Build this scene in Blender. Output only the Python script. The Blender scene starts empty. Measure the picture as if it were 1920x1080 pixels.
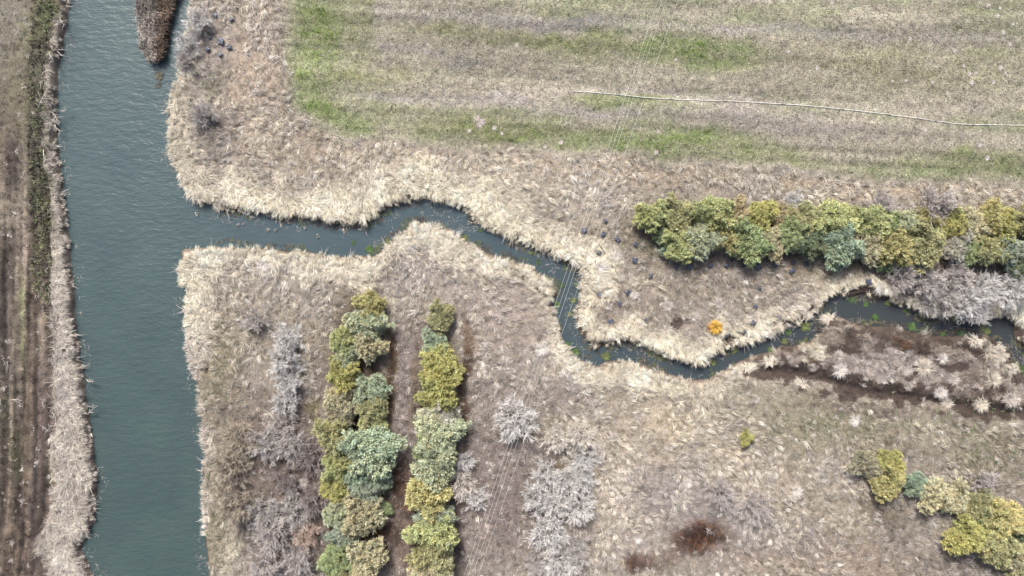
import bpy, math, random
import numpy as np
from mathutils import Vector

# ------------------------------------------------------------------ camera, sky, sun, exposure
scene = bpy.context.scene
C = scene.collection
S = 0.05            # metres of ground per pixel of the 1920 px wide photograph
H = 64.0            # height of the drone above the ground
cam = bpy.data.cameras.new('drone_camera')
cam.sensor_width = 36.0
cam.lens = 36.0 * H / (1920 * S)
cam.clip_start = 0.5
cam.clip_end = 3000
camo = bpy.data.objects.new('drone_camera', cam)
camo.location = (0, 0, H)
C.objects.link(camo)
scene.camera = camo

SUN_EL, SUN_AZ = math.radians(47), math.radians(342)     # azimuth clockwise from +Y (top of the photo)
world = bpy.data.worlds.new('World')
scene.world = world
world.use_nodes = True
nt = world.node_tree
bg = nt.nodes['Background']
sky = nt.nodes.new('ShaderNodeTexSky')
sky.sky_type = 'NISHITA'
sky.sun_disc = False
sky.sun_elevation = SUN_EL
sky.sun_rotation = SUN_AZ
sky.air_density = 1.0
sky.dust_density = 6.0
sky.ozone_density = 0.6
nt.links.new(sky.outputs[0], bg.inputs[0])
bg.inputs[1].default_value = 0.085
sun = bpy.data.lights.new('sun', 'SUN')
sun.energy = 2.3
sun.angle = math.radians(14)
sun.color = (1.0, 0.99, 0.975)
suno = bpy.data.objects.new('sun', sun)
d = Vector((math.sin(SUN_AZ) * math.cos(SUN_EL), math.cos(SUN_AZ) * math.cos(SUN_EL), math.sin(SUN_EL)))
suno.rotation_euler = d.to_track_quat('Z', 'Y').to_euler()
suno.location = d * 120
C.objects.link(suno)
scene.view_settings.view_transform = 'Standard'
scene.view_settings.look = 'None'
scene.view_settings.gamma = 1
scene.view_settings.use_curve_mapping = False
scene.view_settings.exposure = 1.2
scene.cycles.max_bounces = 6
scene.cycles.diffuse_bounces = 3
scene.cycles.glossy_bounces = 2
scene.cycles.transmission_bounces = 2
SAT = 0.70
K = 1.35            # photo tone / base colour

rng = np.random.default_rng(7)
random.seed(7)


# ------------------------------------------------------------------ small helpers
def lin(c):
    c = np.asarray(c, float) / 255.0
    return np.where(c <= 0.04045, c / 12.92, ((c + 0.055) / 1.055) ** 2.4)


def alb(c, gain=1.0):
    """base colour of a surface seen in the photograph with sRGB tone c"""
    c = np.asarray(c, float)
    g_ = c.mean(axis=-1, keepdims=True)
    c = g_ + (c - g_) * SAT          # light bounced between the blades deepens a colour: start paler
    return np.clip(lin(np.clip(c, 4, 255)) / K * gain, 0.004, 0.75)


def P(px, py, z=0.0):
    f = (H - z) / H * S
    return (np.asarray(px) - 960) * f, (540 - np.asarray(py)) * f


def P3(px, py, z=0.0):
    x, y = P(px, py, z)
    return float(x), float(y)


def to_px(x, y):
    return np.asarray(x) / S + 960, 540 - np.asarray(y) / S


def hash2(xi, yi, seed):
    h = (xi.astype(np.int64) * 374761393 + yi.astype(np.int64) * 668265263 + seed * 974634777) & 0xffffffff
    h = ((h ^ (h >> 13)) * 1274126177) & 0xffffffff
    h = h ^ (h >> 16)
    return (h & 0xffffff) / float(0xffffff)


def vnoise(x, y, seed=0):
    x = np.asarray(x, float); y = np.asarray(y, float)
    xi = np.floor(x); yi = np.floor(y)
    fx = x - xi; fy = y - yi
    fx = fx * fx * (3 - 2 * fx); fy = fy * fy * (3 - 2 * fy)
    xi = xi.astype(np.int64); yi = yi.astype(np.int64)
    a = hash2(xi, yi, seed); b = hash2(xi + 1, yi, seed)
    c = hash2(xi, yi + 1, seed); d = hash2(xi + 1, yi + 1, seed)
    return (a * (1 - fx) + b * fx) * (1 - fy) + (c * (1 - fx) + d * fx) * fy


def fbm(x, y, seed=0, octv=3):
    t = 0; w = 0.5; s = 0
    for k in range(octv):
        t = t + w * vnoise(np.asarray(x) * 2 ** k + 17.3 * k, np.asarray(y) * 2 ** k - 9.1 * k, seed + k)
        s += w; w *= 0.5
    return t / s


def sstep(a, b, x):
    t = np.clip((x - a) / (b - a), 0, 1)
    return t * t * (3 - 2 * t)


def poly_sd(x, y, poly):
    """signed distance to a closed polygon: positive outside"""
    poly = np.asarray(poly, float)
    x = np.asarray(x, float); y = np.asarray(y, float)
    best = np.full(x.shape, 1e18); inside = np.zeros(x.shape, bool)
    n = len(poly)
    for i in range(n):
        ax, ay = poly[i]; bx, by = poly[(i + 1) % n]
        dx, dy = bx - ax, by - ay
        L2 = dx * dx + dy * dy + 1e-12
        t = np.clip(((x - ax) * dx + (y - ay) * dy) / L2, 0, 1)
        best = np.minimum(best, (x - ax - t * dx) ** 2 + (y - ay - t * dy) ** 2)
        if ay != by:
            cr = ((ay > y) != (by > y)) & (x < (bx - ax) * (y - ay) / (by - ay) + ax)
            inside ^= cr
    dist = np.sqrt(best)
    return np.where(inside, -dist, dist)


def line_d(x, y, pts):
    x = np.asarray(x, float); y = np.asarray(y, float)
    best = np.full(x.shape, 1e18)
    for (ax, ay), (bx, by) in zip(pts[:-1], pts[1:]):
        dx, dy = bx - ax, by - ay
        t = np.clip(((x - ax) * dx + (y - ay) * dy) / (dx * dx + dy * dy + 1e-12), 0, 1)
        best = np.minimum(best, (x - ax - t * dx) ** 2 + (y - ay - t * dy) ** 2)
    return np.sqrt(best)


def tag(o, label=None, cat=None, group=None, kind=None):
    if label: o['label'] = label
    if cat: o['category'] = cat
    if group: o['group'] = group
    if kind: o['kind'] = kind
    return o


def empty(name, loc):
    o = bpy.data.objects.new(name, None)
    o.empty_display_size = 0.3
    o.location = loc
    C.objects.link(o)
    return o


def link_mesh(name, me, parent=None, loc=None):
    o = bpy.data.objects.new(name, me)
    C.objects.link(o)
    if parent: o.parent = parent
    if loc: o.location = loc
    return o


def np_mesh(name, verts, loops, sizes, col=None, mat=None, smooth=False):
    me = bpy.data.meshes.new(name)
    verts = np.ascontiguousarray(verts, dtype=np.float32).reshape(-1, 3)
    loops = np.ascontiguousarray(loops, dtype=np.int32).ravel()
    sizes = np.ascontiguousarray(sizes, dtype=np.int32).ravel()
    me.vertices.add(len(verts)); me.vertices.foreach_set('co', verts.ravel())
    me.loops.add(len(loops)); me.loops.foreach_set('vertex_index', loops)
    me.polygons.add(len(sizes))
    st = np.zeros(len(sizes), np.int32); st[1:] = np.cumsum(sizes)[:-1]
    me.polygons.foreach_set('loop_start', st)
    me.polygons.foreach_set('loop_total', sizes)
    if smooth:
        me.polygons.foreach_set('use_smooth', np.ones(len(sizes), bool))
    me.update(calc_edges=True)
    if col is not None:
        a = me.color_attributes.new('col', 'FLOAT_COLOR', 'POINT')
        c4 = np.ones((len(verts), 4), np.float32); c4[:, :3] = col
        a.data.foreach_set('color', c4.ravel())
    if mat: me.materials.append(mat)
    return me


def ribbons(p0, p1, p2, width, col, roll=None):
    """bent tapered blades: five corners each"""
    p0 = np.asarray(p0, float); p1 = np.asarray(p1, float); p2 = np.asarray(p2, float)
    n = len(p0)
    dr = p2 - p0
    side = np.cross(dr, np.array([0, 0, 1.0]))
    ln = np.linalg.norm(side, axis=1, keepdims=True)
    bad = ln[:, 0] < 1e-5
    side = side / np.maximum(ln, 1e-6)
    if bad.any(): side[bad] = (1, 0, 0)
    if roll is not None:
        u = dr / np.maximum(np.linalg.norm(dr, axis=1, keepdims=True), 1e-6)
        up = np.cross(u, side)
        side = side * np.cos(roll)[:, None] + up * np.sin(roll)[:, None]
    w = np.broadcast_to(np.asarray(width, float), (n,))[:, None] * 0.5
    v = np.empty((n, 5, 3))
    v[:, 0] = p0 - side * w * 0.8; v[:, 1] = p0 + side * w * 0.8
    v[:, 2] = p1 + side * w; v[:, 3] = p1 - side * w
    v[:, 4] = p2
    base = (np.arange(n) * 5)[:, None]
    loops = (base + np.array([[0, 1, 2, 3, 3, 2, 4]])).ravel()
    sizes = np.tile([4, 3], n)
    c = np.repeat(np.asarray(col, float).reshape(n, 1, 3), 5, axis=1).reshape(-1, 3)
    return v.reshape(-1, 3), loops, sizes, c


def join_geo(parts):
    vs, ls, ss, cs = [], [], [], []
    off = 0
    for v, l, s, c in parts:
        vs.append(v); ls.append(np.asarray(l) + off); ss.append(s); cs.append(c)
        off += len(v)
    return np.concatenate(vs), np.concatenate(ls), np.concatenate(ss), np.concatenate(cs)


def tube_geo(pts, radii, col, seg=6):
    """tapered tube along points"""
    pts = [Vector(p) for p in pts]
    v = []; l = []; s = []
    for i, p in enumerate(pts):
        t = (pts[min(i + 1, len(pts) - 1)] - pts[max(i - 1, 0)])
        t = t.normalized() if t.length > 1e-9 else Vector((0, 0, 1))
        a = t.orthogonal().normalized(); b = t.cross(a)
        for k in range(seg):
            th = 2 * math.pi * k / seg
            v.append(p + (a * math.cos(th) + b * math.sin(th)) * radii[i])
    for i in range(len(pts) - 1):
        for k in range(seg):
            k2 = (k + 1) % seg
            l += [i * seg + k, i * seg + k2, (i + 1) * seg + k2, (i + 1) * seg + k]; s.append(4)
    l += list(range(seg))[::-1]; s.append(seg)
    l += [(len(pts) - 1) * seg + k for k in range(seg)]; s.append(seg)
    v = np.array([tuple(q) for q in v])
    return v, np.array(l), np.array(s), np.tile(np.asarray(col, float), (len(v), 1))


# ------------------------------------------------------------------ materials
def new_mat(name):
    m = bpy.data.materials.new(name)
    m.use_nodes = True
    n = m.node_tree.nodes; l = m.node_tree.links
    b = n['Principled BSDF']
    b.inputs['Roughness'].default_value = 0.85
    b.inputs['Specular IOR Level'].default_value = 0.15
    return m, n, l, b


def mix_rgb(n, l, blend, fac, a, b):
    x = n.new('ShaderNodeMix'); x.data_type = 'RGBA'; x.blend_type = blend
    for sock, v in ((x.inputs[0], fac), (x.inputs[6], a), (x.inputs[7], b)):
        if hasattr(v, 'is_linked'): l.new(v, sock)
        elif isinstance(v, (int, float)): sock.default_value = v
        else: sock.default_value = (*v[:3], 1)
    return x.outputs[2]


def ramp(n, l, src, lo, hi, a=0.3, b=0.7):
    r = n.new('ShaderNodeValToRGB')
    r.color_ramp.elements[0].position = a; r.color_ramp.elements[1].position = b
    r.color_ramp.elements[0].color = (*lo, 1); r.color_ramp.elements[1].color = (*hi, 1)
    l.new(src, r.inputs[0])
    return r.outputs[0]


def noise(n, l, coord, scale, detail=4, rough=0.6):
    t = n.new('ShaderNodeTexNoise')
    t.inputs['Scale'].default_value = scale
    t.inputs['Detail'].default_value = detail
    t.inputs['Roughness'].default_value = rough
    if coord is not None: l.new(coord, t.inputs['Vector'])
    return t.outputs[0]


def attr_mat(name, var=0.25, scale=3.0, rough=0.85, spec=0.15):
    m, n, l, b = new_mat(name)
    a = n.new('ShaderNodeVertexColor'); a.layer_name = 'col'
    g = n.new('ShaderNodeNewGeometry')
    t = noise(n, l, g.outputs['Position'], scale, 2)
    v = ramp(n, l, t, (1 - var,) * 3, (1 + var,) * 3)
    c = mix_rgb(n, l, 'MULTIPLY', 1.0, a.outputs[0], v)
    l.new(c, b.inputs['Base Color'])
    b.inputs['Roughness'].default_value = rough
    b.inputs['Specular IOR Level'].default_value = spec
    return m


def plain_mat(name, col, rough=0.7, spec=0.3, var=0.15, scale=6.0, bump=0.0):
    m, n, l, b = new_mat(name)
    tc = n.new('ShaderNodeTexCoord')
    t = noise(n, l, tc.outputs['Object'], scale, 4)
    c = np.asarray(col, float)
    l.new(ramp(n, l, t, tuple(c * (1 - var)), tuple(np.minimum(c * (1 + var), 0.9))), b.inputs['Base Color'])
    b.inputs['Roughness'].default_value = rough
    b.inputs['Specular IOR Level'].default_value = spec
    if bump:
        bp = n.new('ShaderNodeBump'); bp.inputs['Strength'].default_value = bump
        l.new(t, bp.inputs['Height']); l.new(bp.outputs[0], b.inputs['Normal'])
    return m


def foliage_mat(name):
    """leaf colour comes from the shrub (object colour) and varies leaf by leaf"""
    m, n, l, b = new_mat(name)
    oi = n.new('ShaderNodeObjectInfo')
    a = n.new('ShaderNodeVertexColor'); a.layer_name = 'col'
    c = mix_rgb(n, l, 'MULTIPLY', 1.0, oi.outputs['Color'], a.outputs[0])
    l.new(c, b.inputs['Base Color'])
    b.inputs['Roughness'].default_value = 0.6
    b.inputs['Specular IOR Level'].default_value = 0.25
    return m


M_grass = attr_mat('dry_grass_blades', 0.12, 2.0)
M_meadow = attr_mat('short_meadow_grass', 0.2, 4.0)
M_weed = attr_mat('green_weed_leaves', 0.2, 4.0, 0.6, 0.3)
M_leaf = foliage_mat('evergreen_needles')
M_twig = foliage_mat('bare_twig_bark')
M_trunk = plain_mat('shrub_trunk_bark', (0.10, 0.075, 0.055), 0.9, 0.1, 0.35, 9, 0.4)

# ------------------------------------------------------------------ the water's outline (photo pixels, at water level)
WZ = -0.62
RIVER_L = [(150, -3000), (137, -90), (135, 0), (128, 40), (122, 80), (112, 130), (108, 200), (110, 270), (120, 330), (128, 400),
           (132, 440), (133, 500), (141, 540), (143, 600), (152, 650), (160, 700), (168, 750), (176, 800), (181, 850),
           (184, 900), (183, 945), (178, 985), (160, 1006), (154, 1030), (168, 1050), (183, 1080), (190, 1170), (260, 4000)]
SOUTH = [(470, 4000), (390, 1170), (387, 1080), (381, 1000), (377, 930), (380, 870), (378, 800), (368, 740), (357, 680), (350, 620), (345, 575),
         (352, 547), (338, 528), (334, 500), (338, 470), (346, 461), (400, 459), (450, 461), (500, 462), (540, 467), (570, 470),
         (600, 478), (624, 484), (650, 476), (691, 475), (709, 470), (717, 463), (740, 444), (755, 433), (764, 421), (785, 414),
         (820, 417), (834, 425), (842, 420), (852, 423), (858, 433), (877, 450), (907, 466), (928, 476), (960, 491), (993, 497),
         (1022, 511), (1044, 527), (1053, 547), (1049, 559), (1039, 563), (1041, 580), (1047, 602), (1056, 633), (1067, 655),
         (1084, 667), (1102, 675), (1122, 680), (1136, 672), (1171, 671), (1213, 678), (1222, 686), (1249, 692), (1280, 701),
         (1307, 707), (1327, 705), (1343, 695), (1363, 684), (1382, 669), (1400, 664), (1437, 653), (1462, 643), (1490, 640),
         (1526, 631), (1543, 614), (1546, 596), (1560, 590), (1579, 590), (1596, 597), (1620, 600), (1654, 607), (1693, 614),
         (1717, 620), (1741, 624), (1777, 626), (1808, 624), (1837, 626), (1845, 616), (1859, 624), (1875, 640), (1895, 662),
         (1907, 681), (1920, 702), (1990, 800), (2400, 1500), (4000, 3000)]
NORTH = [(4000, 2900), (2450, 1450), (2020, 780), (1945, 690), (1920, 664), (1909, 652), (1893, 629), (1896, 611), (1875, 600), (1861, 600), (1849, 606),
         (1820, 596), (1772, 593), (1755, 600), (1743, 602), (1709, 586), (1678, 573), (1656, 568), (1615, 560), (1558, 559),
         (1546, 567), (1535, 580), (1527, 592), (1521, 610), (1500, 618), (1473, 624), (1448, 634), (1417, 647), (1387, 655),
         (1362, 662), (1342, 670), (1333, 682), (1320, 688), (1295, 690), (1263, 681), (1249, 676), (1213, 658), (1182, 649),
         (1160, 648), (1133, 650), (1116, 656), (1098, 643), (1080, 625), (1073, 605), (1072, 588), (1078, 571), (1084, 553),
         (1087, 528), (1089, 516), (1080, 503), (1067, 497), (1053, 493), (1033, 480), (1024, 474), (987, 464), (960, 453),
         (928, 440), (907, 434), (896, 424), (884, 413), (868, 395), (850, 388), (829, 379), (799, 375), (786, 379), (765, 378),
         (744, 384), (719, 397), (696, 409), (686, 419), (664, 421), (620, 423), (600, 421), (550, 412), (500, 406), (450, 398),
         (418, 402), (405, 388), (385, 386), (370, 386), (345, 350), (326, 310), (318, 270), (313, 222), (312, 207), (319, 182),
         (325, 155), (334, 133), (332, 113), (348, 89), (341, 73), (352, 55), (354, 33), (361, 0), (372, -90), (420, -3000)]
WATER = RIVER_L + SOUTH + NORTH
ISLET = [(262, -400), (263, -90), (264, 0), (265, 33), (272, 67), (272, 95), (288, 117), (310, 115), (315, 89), (317, 62), (325, 29), (330, 13),
         (339, 0), (350, -90), (380, -400)]
wx, wy = P([p[0] for p in WATER], [p[1] for p in WATER], WZ)
WPOLY = np.stack([wx, wy], 1)
ix, iy = P([p[0] for p in ISLET], [p[1] for p in ISLET], WZ)
IPOLY = np.stack([ix, iy], 1)
RPOLY = np.array([P3(a, b, WZ) for a, b in RIVER_L + [(470, 4000), (387, 1080), (380, 870), (350, 620), (340, 470), (345, 430), (345, 380), (312, 207), (354, 33), (420, -3000)]])


def water_dist(x, y):
    """metres from the water's edge, positive on land"""
    wob = (fbm(np.asarray(x) * 0.9, np.asarray(y) * 0.9, 31, 3) - 0.5) * 0.45 + (vnoise(np.asarray(x) * .33, np.asarray(y) * .33, 36) - .5) * .35
    a = poly_sd(x, y, WPOLY) - .13 * sstep(2, 10, np.asarray(x, float))
    b = poly_sd(x, y, IPOLY)
    return np.maximum(a, -b) + wob


MEADOW = [(524, -300), (524, 0), (522, 80), (535, 150), (552, 205), (590, 248), (650, 262), (760, 268), (900, 278), (1050, 288), (1200, 300),
          (1350, 312), (1500, 325), (1700, 338), (1920, 352), (2500, 380), (2500, -300)]
DITCHES = [([(1415, 690), (1445, 696), (1475, 700), (1510, 703), (1560, 716), (1600, 727), (1640, 738), (1690, 744), (1740, 752), (1790, 758), (1850, 770), (1990, 778)], 15, 0.5),
           ([(1597, 605), (1640, 608), (1690, 622), (1740, 633), (1775, 640), (1810, 655), (1840, 668)], 8, 0.35),
           ([(1548, 572), (1575, 548), (1625, 543), (1665, 556), (1680, 570)], 5, 0.3),
           ([(1083, 612), (1100, 628), (1125, 642)], 3, 0.3),
           ([(1340, 660), (1352, 643), (1372, 630)], 4, 0.3), ([(1440, 622), (1448, 612)], 4, 0.3),
           ([(1475, 606), (1505, 598), (1525, 578)], 3, 0.3),
           ([(1170, 640), (1180, 632), (1190, 640)], 4, 0.2), ([(1260, 602), (1300, 606)], 6, 0.15),
           ([(1840, 628), (1858, 640), (1872, 655)], 5, 0.3), ([(960, 515), (985, 520), (1010, 545), (1025, 556)], 2.5, 0.3),
           ([(371, 688), (386, 692)], 5, 0.2), ([(356, 620), (368, 640)], 2.5, 0.2)]


def height(x, y, d=None):
    if d is None: d = water_dist(x, y)
    px, py = to_px(x, y)
    und = (fbm(np.asarray(x) * 0.22, np.asarray(y) * 0.22, 5, 3) - 0.5) * 0.42 + (fbm(np.asarray(x) * 1.6, np.asarray(y) * 1.6, 8, 2) - 0.5) * 0.16
    land = -0.85 + 0.85 * sstep(-0.15, 0.75, d) + und * sstep(0.3, 2.5, d)
    z = np.where(d > -0.15, land, -0.85 + (d + 0.15) * 0.55)
    z = np.maximum(z, -1.9)
    for pts, w, dep in DITCHES:
        q = line_d(px, py, pts)
        z = z - dep * np.exp(-(q / (w * 0.9)) ** 2) * sstep(0.1, 0.8, d)
    for off, dep in ((18, .10), (47, .14), (72, .08)):
        q = np.abs(px - track_x(py, off))
        z = z - dep * np.exp(-(q / 7.0) ** 2) * sstep(300, 620, py)
    return z


def track_x(py, off):
    """wheel ruts: straight, swinging left at the bottom of the photo"""
    return off - 6 - np.clip(np.asarray(py) - 820, 0, 400) ** 2 * 0.00028 + np.sin(np.asarray(py) * 0.006) * 2


# ------------------------------------------------------------------ colour of the land, zone by zone, with some shade painted in
# blobs: x, y, rx, ry, angle, sRGB, strength
MEADOW_BLOBS = [
    (640, 40, 60, 60, 0, (136, 140, 92), .6), (590, 60, 36, 110, -6, (122, 140, 66), .85), (575, 155, 30, 60, -20, (120, 142, 62), .8), (632, 222, 60, 26, 25, (128, 142, 74), .8),
    (668, 50, 26, 70, 0, (130, 138, 72), .7), (720, 140, 110, 14, 4, (138, 140, 82), .7), (860, 58, 100, 16, 2, (140, 140, 88), .6), (1010, 72, 90, 16, 3, (136, 140, 80), .6),
    (1110, 92, 80, 28, 0, (136, 142, 82), .6), (1240, 100, 60, 20, 0, (132, 144, 80), .6), (1325, 102, 95, 28, 2, (120, 142, 66), .85), (1260, 85, 60, 16, 0, (126, 142, 72), .6),
    (740, 230, 80, 24, 5, (140, 144, 92), .6), (880, 232, 90, 22, 3, (138, 142, 84), .6), (1010, 254, 160, 20, 3, (132, 140, 76), .7), (1150, 272, 130, 18, 3, (126, 142, 72), .75),
    (1310, 262, 120, 30, 4, (124, 142, 68), .8), (1440, 292, 100, 18, 5, (130, 142, 76), .7), (1830, 305, 110, 26, 4, (126, 142, 70), .75), (1670, 320, 120, 14, 4, (138, 144, 92), .6),
    (1240, 195, 80, 14, 3, (130, 142, 80), .6), (1120, 190, 60, 12, 3, (132, 140, 80), .6), (1640, 128, 260, 40, 3, (146, 140, 100), .7), (1880, 100, 80, 30, 0, (142, 142, 96), .6),
    (700, 180, 60, 30, 8, (142, 142, 96), .4), (1840, 15, 120, 14, 0, (140, 142, 96), .5),
    (850, 30, 190, 12, 3, (144, 136, 128), .6), (1050, 42, 130, 14, 3, (140, 132, 126), .65), (1160, 38, 90, 8, 2, (140, 132, 126), .6), (880, 120, 60, 7, 3, (142, 135, 126), .65),
    (770, 100, 130, 8, 4, (150, 142, 134), .6), (740, 186, 60, 10, 5, (162, 152, 144), .6), (930, 188, 100, 16, 3, (160, 148, 138), .75), (1120, 214, 110, 10, 4, (158, 146, 138), .7),
    (1370, 214, 150, 24, 3, (160, 146, 136), .75), (1520, 240, 140, 26, 4, (156, 144, 132), .7), (1800, 70, 180, 14, 2, (150, 140, 128), .6), (1370, 52, 170, 10, 2, (164, 152, 140), .6),
    (1540, 58, 130, 12, 3, (142, 134, 126), .55), (1030, 170, 50, 16, 0, (172, 156, 138), .7), (1340, 180, 220, 8, 4, (172, 158, 144), .6), (1800, 212, 130, 12, 5, (166, 152, 132), .6),
    (1700, 250, 160, 20, 4, (158, 146, 126), .5), (1500, 322, 60, 4, 4, (160, 154, 150), .6), (700, 12, 50, 8, 3, (144, 136, 128), .6),
    (1480, 140, 120, 12, 3, (158, 144, 126), .5), (1000, 110, 140, 14, 3, (152, 142, 118), .5), (840, 155, 120, 10, 4, (152, 140, 120), .5)]
HEATH_BLOBS = [
    (470, 130, 70, 170, 0, (198, 174, 150), .75), (395, 90, 40, 90, 5, (172, 158, 150), .7), (400, 150, 26, 24, 0, (150, 142, 116), .6), (410, 225, 40, 30, 0, (160, 146, 136), .6),
    (385, 290, 40, 60, 0, (152, 140, 130), .6), (480, 320, 80, 40, 0, (182, 164, 148), .6), (560, 255, 60, 30, 20, (192, 172, 150), .6), (640, 300, 180, 30, 3, (190, 170, 148), .7),
    (870, 310, 260, 30, 3, (196, 178, 156), .75), (700, 335, 60, 20, 0, (176, 160, 148), .6), (1050, 345, 140, 50, 5, (196, 180, 160), .75), (1200, 325, 200, 16, 3, (196, 172, 144), .7),
    (1600, 352, 330, 14, 2, (190, 168, 142), .8), (1330, 350, 120, 22, 0, (176, 162, 146), .6), (1520, 375, 90, 22, 0, (186, 172, 152), .6), (1850, 378, 100, 18, 0, (186, 168, 146), .7),
    (1140, 430, 60, 60, 0, (178, 164, 146), .7), (1220, 470, 50, 26, 20, (150, 138, 118), .6), (1150, 510, 70, 50, 0, (184, 168, 150), .7), (1180, 575, 120, 40, 0, (156, 140, 126), .7),
    (1280, 530, 110, 30, 0, (166, 150, 132), .7), (1400, 545, 90, 40, 0, (158, 142, 126), .7), (1330, 490, 170, 12, 0, (152, 132, 118), .75), (1480, 480, 30, 26, 0, (148, 126, 110), .8),
    (1560, 510, 90, 26, 0, (188, 168, 138), .75), (1500, 555, 60, 30, 0, (164, 148, 142), .6), (1420, 615, 60, 20, -20, (184, 170, 154), .6), (1260, 640, 100, 26, 10, (200, 186, 166), .8),
    (1230, 610, 80, 20, 0, (146, 130, 120), .6), (1150, 615, 40, 18, 0, (168, 152, 138), .6),
    (820, 500, 90, 60, 0, (176, 162, 152), .6), (900, 540, 110, 60, 10, (178, 162, 150), .6), (950, 610, 90, 70, 0, (180, 160, 148), .75), (1010, 690, 60, 50, 0, (176, 160, 148), .6),
    (480, 510, 130, 30, 0, (184, 172, 158), .6), (420, 560, 60, 40, 0, (168, 152, 138), .6), (560, 570, 130, 30, 0, (180, 166, 150), .7),
    (410, 690, 26, 80, 0, (160, 146, 112), .7), (440, 640, 50, 60, 0, (160, 148, 122), .6), (430, 770, 40, 60, 0, (148, 136, 112), .6), (420, 900, 36, 90, 0, (148, 132, 114), .7),
    (410, 1000, 24, 90, 0, (148, 140, 108), .6), (470, 780, 60, 90, 0, (148, 132, 120), .6), (520, 870, 70, 110, 0, (126, 108, 100), .75), (560, 900, 40, 140, 0, (118, 100, 94), .7), (540, 1010, 80, 90, 0, (128, 112, 106), .7),
    (590, 720, 20, 60, 0, (130, 116, 106), .6), (583, 770, 14, 20, 0, (128, 116, 70), .7), (590, 640, 60, 40, 0, (166, 150, 132), .5),
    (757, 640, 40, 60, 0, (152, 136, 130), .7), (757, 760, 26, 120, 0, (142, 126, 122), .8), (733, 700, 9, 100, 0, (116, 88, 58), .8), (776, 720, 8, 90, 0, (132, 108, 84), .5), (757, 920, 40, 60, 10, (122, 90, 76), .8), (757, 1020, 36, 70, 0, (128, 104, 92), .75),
    (725, 1000, 24, 26, 0, (96, 76, 68), .7), (868, 740, 9, 130, 0, (96, 68, 50), .85), (868, 900, 14, 60, 0, (108, 92, 86), .7), (866, 1000, 12, 90, 0, (78, 66, 64), .75), (870, 630, 12, 26, 0, (146, 120, 96), .6),  # dark strip right of the middle column: rusty growth plus painted shade
    (905, 640, 26, 120, 0, (178, 160, 146), .5), (930, 740, 60, 40, 0, (150, 136, 130), .7), (920, 850, 60, 80, 0, (140, 124, 118), .75), (930, 960, 70, 110, 0, (140, 122, 118), .75), (1000, 870, 60, 80, 0, (146, 130, 124), .6),
    (1040, 740, 60, 40, 0, (160, 144, 136), .6), (1060, 800, 60, 26, 0, (162, 150, 130), .6), (1040, 980, 60, 110, 0, (142, 126, 116), .6), (1045, 872, 20, 14, 0, (112, 96, 60), .8), (1070, 880, 14, 10, 0, (120, 104, 72), .6), (1082, 935, 16, 12, 0, (120, 100, 70), .6),
    (1150, 700, 80, 26, 0, (196, 182, 166), .7), (1100, 690, 50, 20, 0, (200, 186, 168), .7), (1200, 830, 120, 130, 0, (192, 174, 152), .85), (1290, 800, 70, 40, 20, (200, 180, 148), .8), (1150, 960, 50, 90, 0, (192, 174, 158), .8), (1200, 1000, 60, 70, 0, (180, 164, 154), .6),
    (1290, 940, 120, 50, 20, (162, 150, 148), .8), (1360, 1000, 80, 70, 0, (164, 150, 144), .7), (1310, 1010, 50, 26, -10, (84, 54, 44), .95), (1240, 1050, 55, 18, -20, (126, 104, 92), .6), (1200, 1060, 16, 20, 0, (90, 64, 56), .8),
    (1420, 880, 120, 50, 25, (188, 170, 146), .8), (1500, 950, 110, 50, 30, (180, 164, 144), .7), (1600, 980, 110, 50, 30, (176, 160, 138), .7), (1560, 1050, 220, 40, 0, (168, 146, 128), .75), (1480, 1010, 60, 40, 0, (156, 144, 138), .6), (1690, 1010, 60, 40, 10, (150, 138, 130), .7), (1770, 1060, 80, 26, 0, (142, 128, 118), .6),
    (1660, 960, 60, 30, 30, (128, 114, 96), .7), (1460, 760, 160, 40, 5, (166, 154, 132), .75), (1560, 800, 150, 50, 5, (156, 148, 118), .75), (1660, 850, 100, 40, 0, (160, 146, 128), .7), (1760, 800, 130, 40, 5, (158, 148, 124), .65), (1860, 850, 80, 40, 0, (146, 138, 108), .7), (1880, 880, 60, 60, 0, (146, 132, 118), .6),
    (1700, 770, 160, 14, 5, (138, 122, 112), .7), (1340, 760, 100, 30, 8, (176, 162, 144), .6), (1580, 880, 40, 40, 0, (184, 168, 150), .6),
    (1640, 670, 220, 60, 8, (162, 146, 140), .85), (1700, 690, 120, 30, 8, (176, 162, 152), .7), (1560, 640, 60, 24, 10, (112, 94, 84), .8), (1680, 632, 110, 12, 10, (104, 86, 76), .9), (1460, 668, 50, 12, -15, (112, 94, 84), .7), (1820, 700, 60, 40, 30, (122, 104, 94), .6), (1870, 700, 40, 60, 30, (178, 164, 148), .7), (1860, 750, 80, 26, 10, (130, 112, 102), .7),
    (1780, 545, 130, 50, 0, (110, 98, 94), .8), (1640, 575, 60, 14, 10, (112, 94, 84), .6), (1700, 575, 40, 16, 30, (186, 164, 132), .7), (1890, 600, 40, 40, 0, (184, 162, 128), .7),
    (1500, 440, 300, 40, 0, (112, 100, 80), .75), (1750, 450, 200, 50, 0, (104, 92, 74), .8), (1290, 430, 90, 40, 0, (116, 104, 84), .7),  # from here on: darker brown under the hedge and the shrub columns
    (665, 700, 50, 150, 0, (110, 92, 74), .8), (665, 950, 56, 150, 0, (100, 84, 72), .8), (815, 760, 36, 130, 0, (108, 90, 70), .8), (812, 980, 40, 110, 0, (100, 84, 70), .8), (680, 610, 40, 60, 0, (130, 112, 88), .6)]
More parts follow.
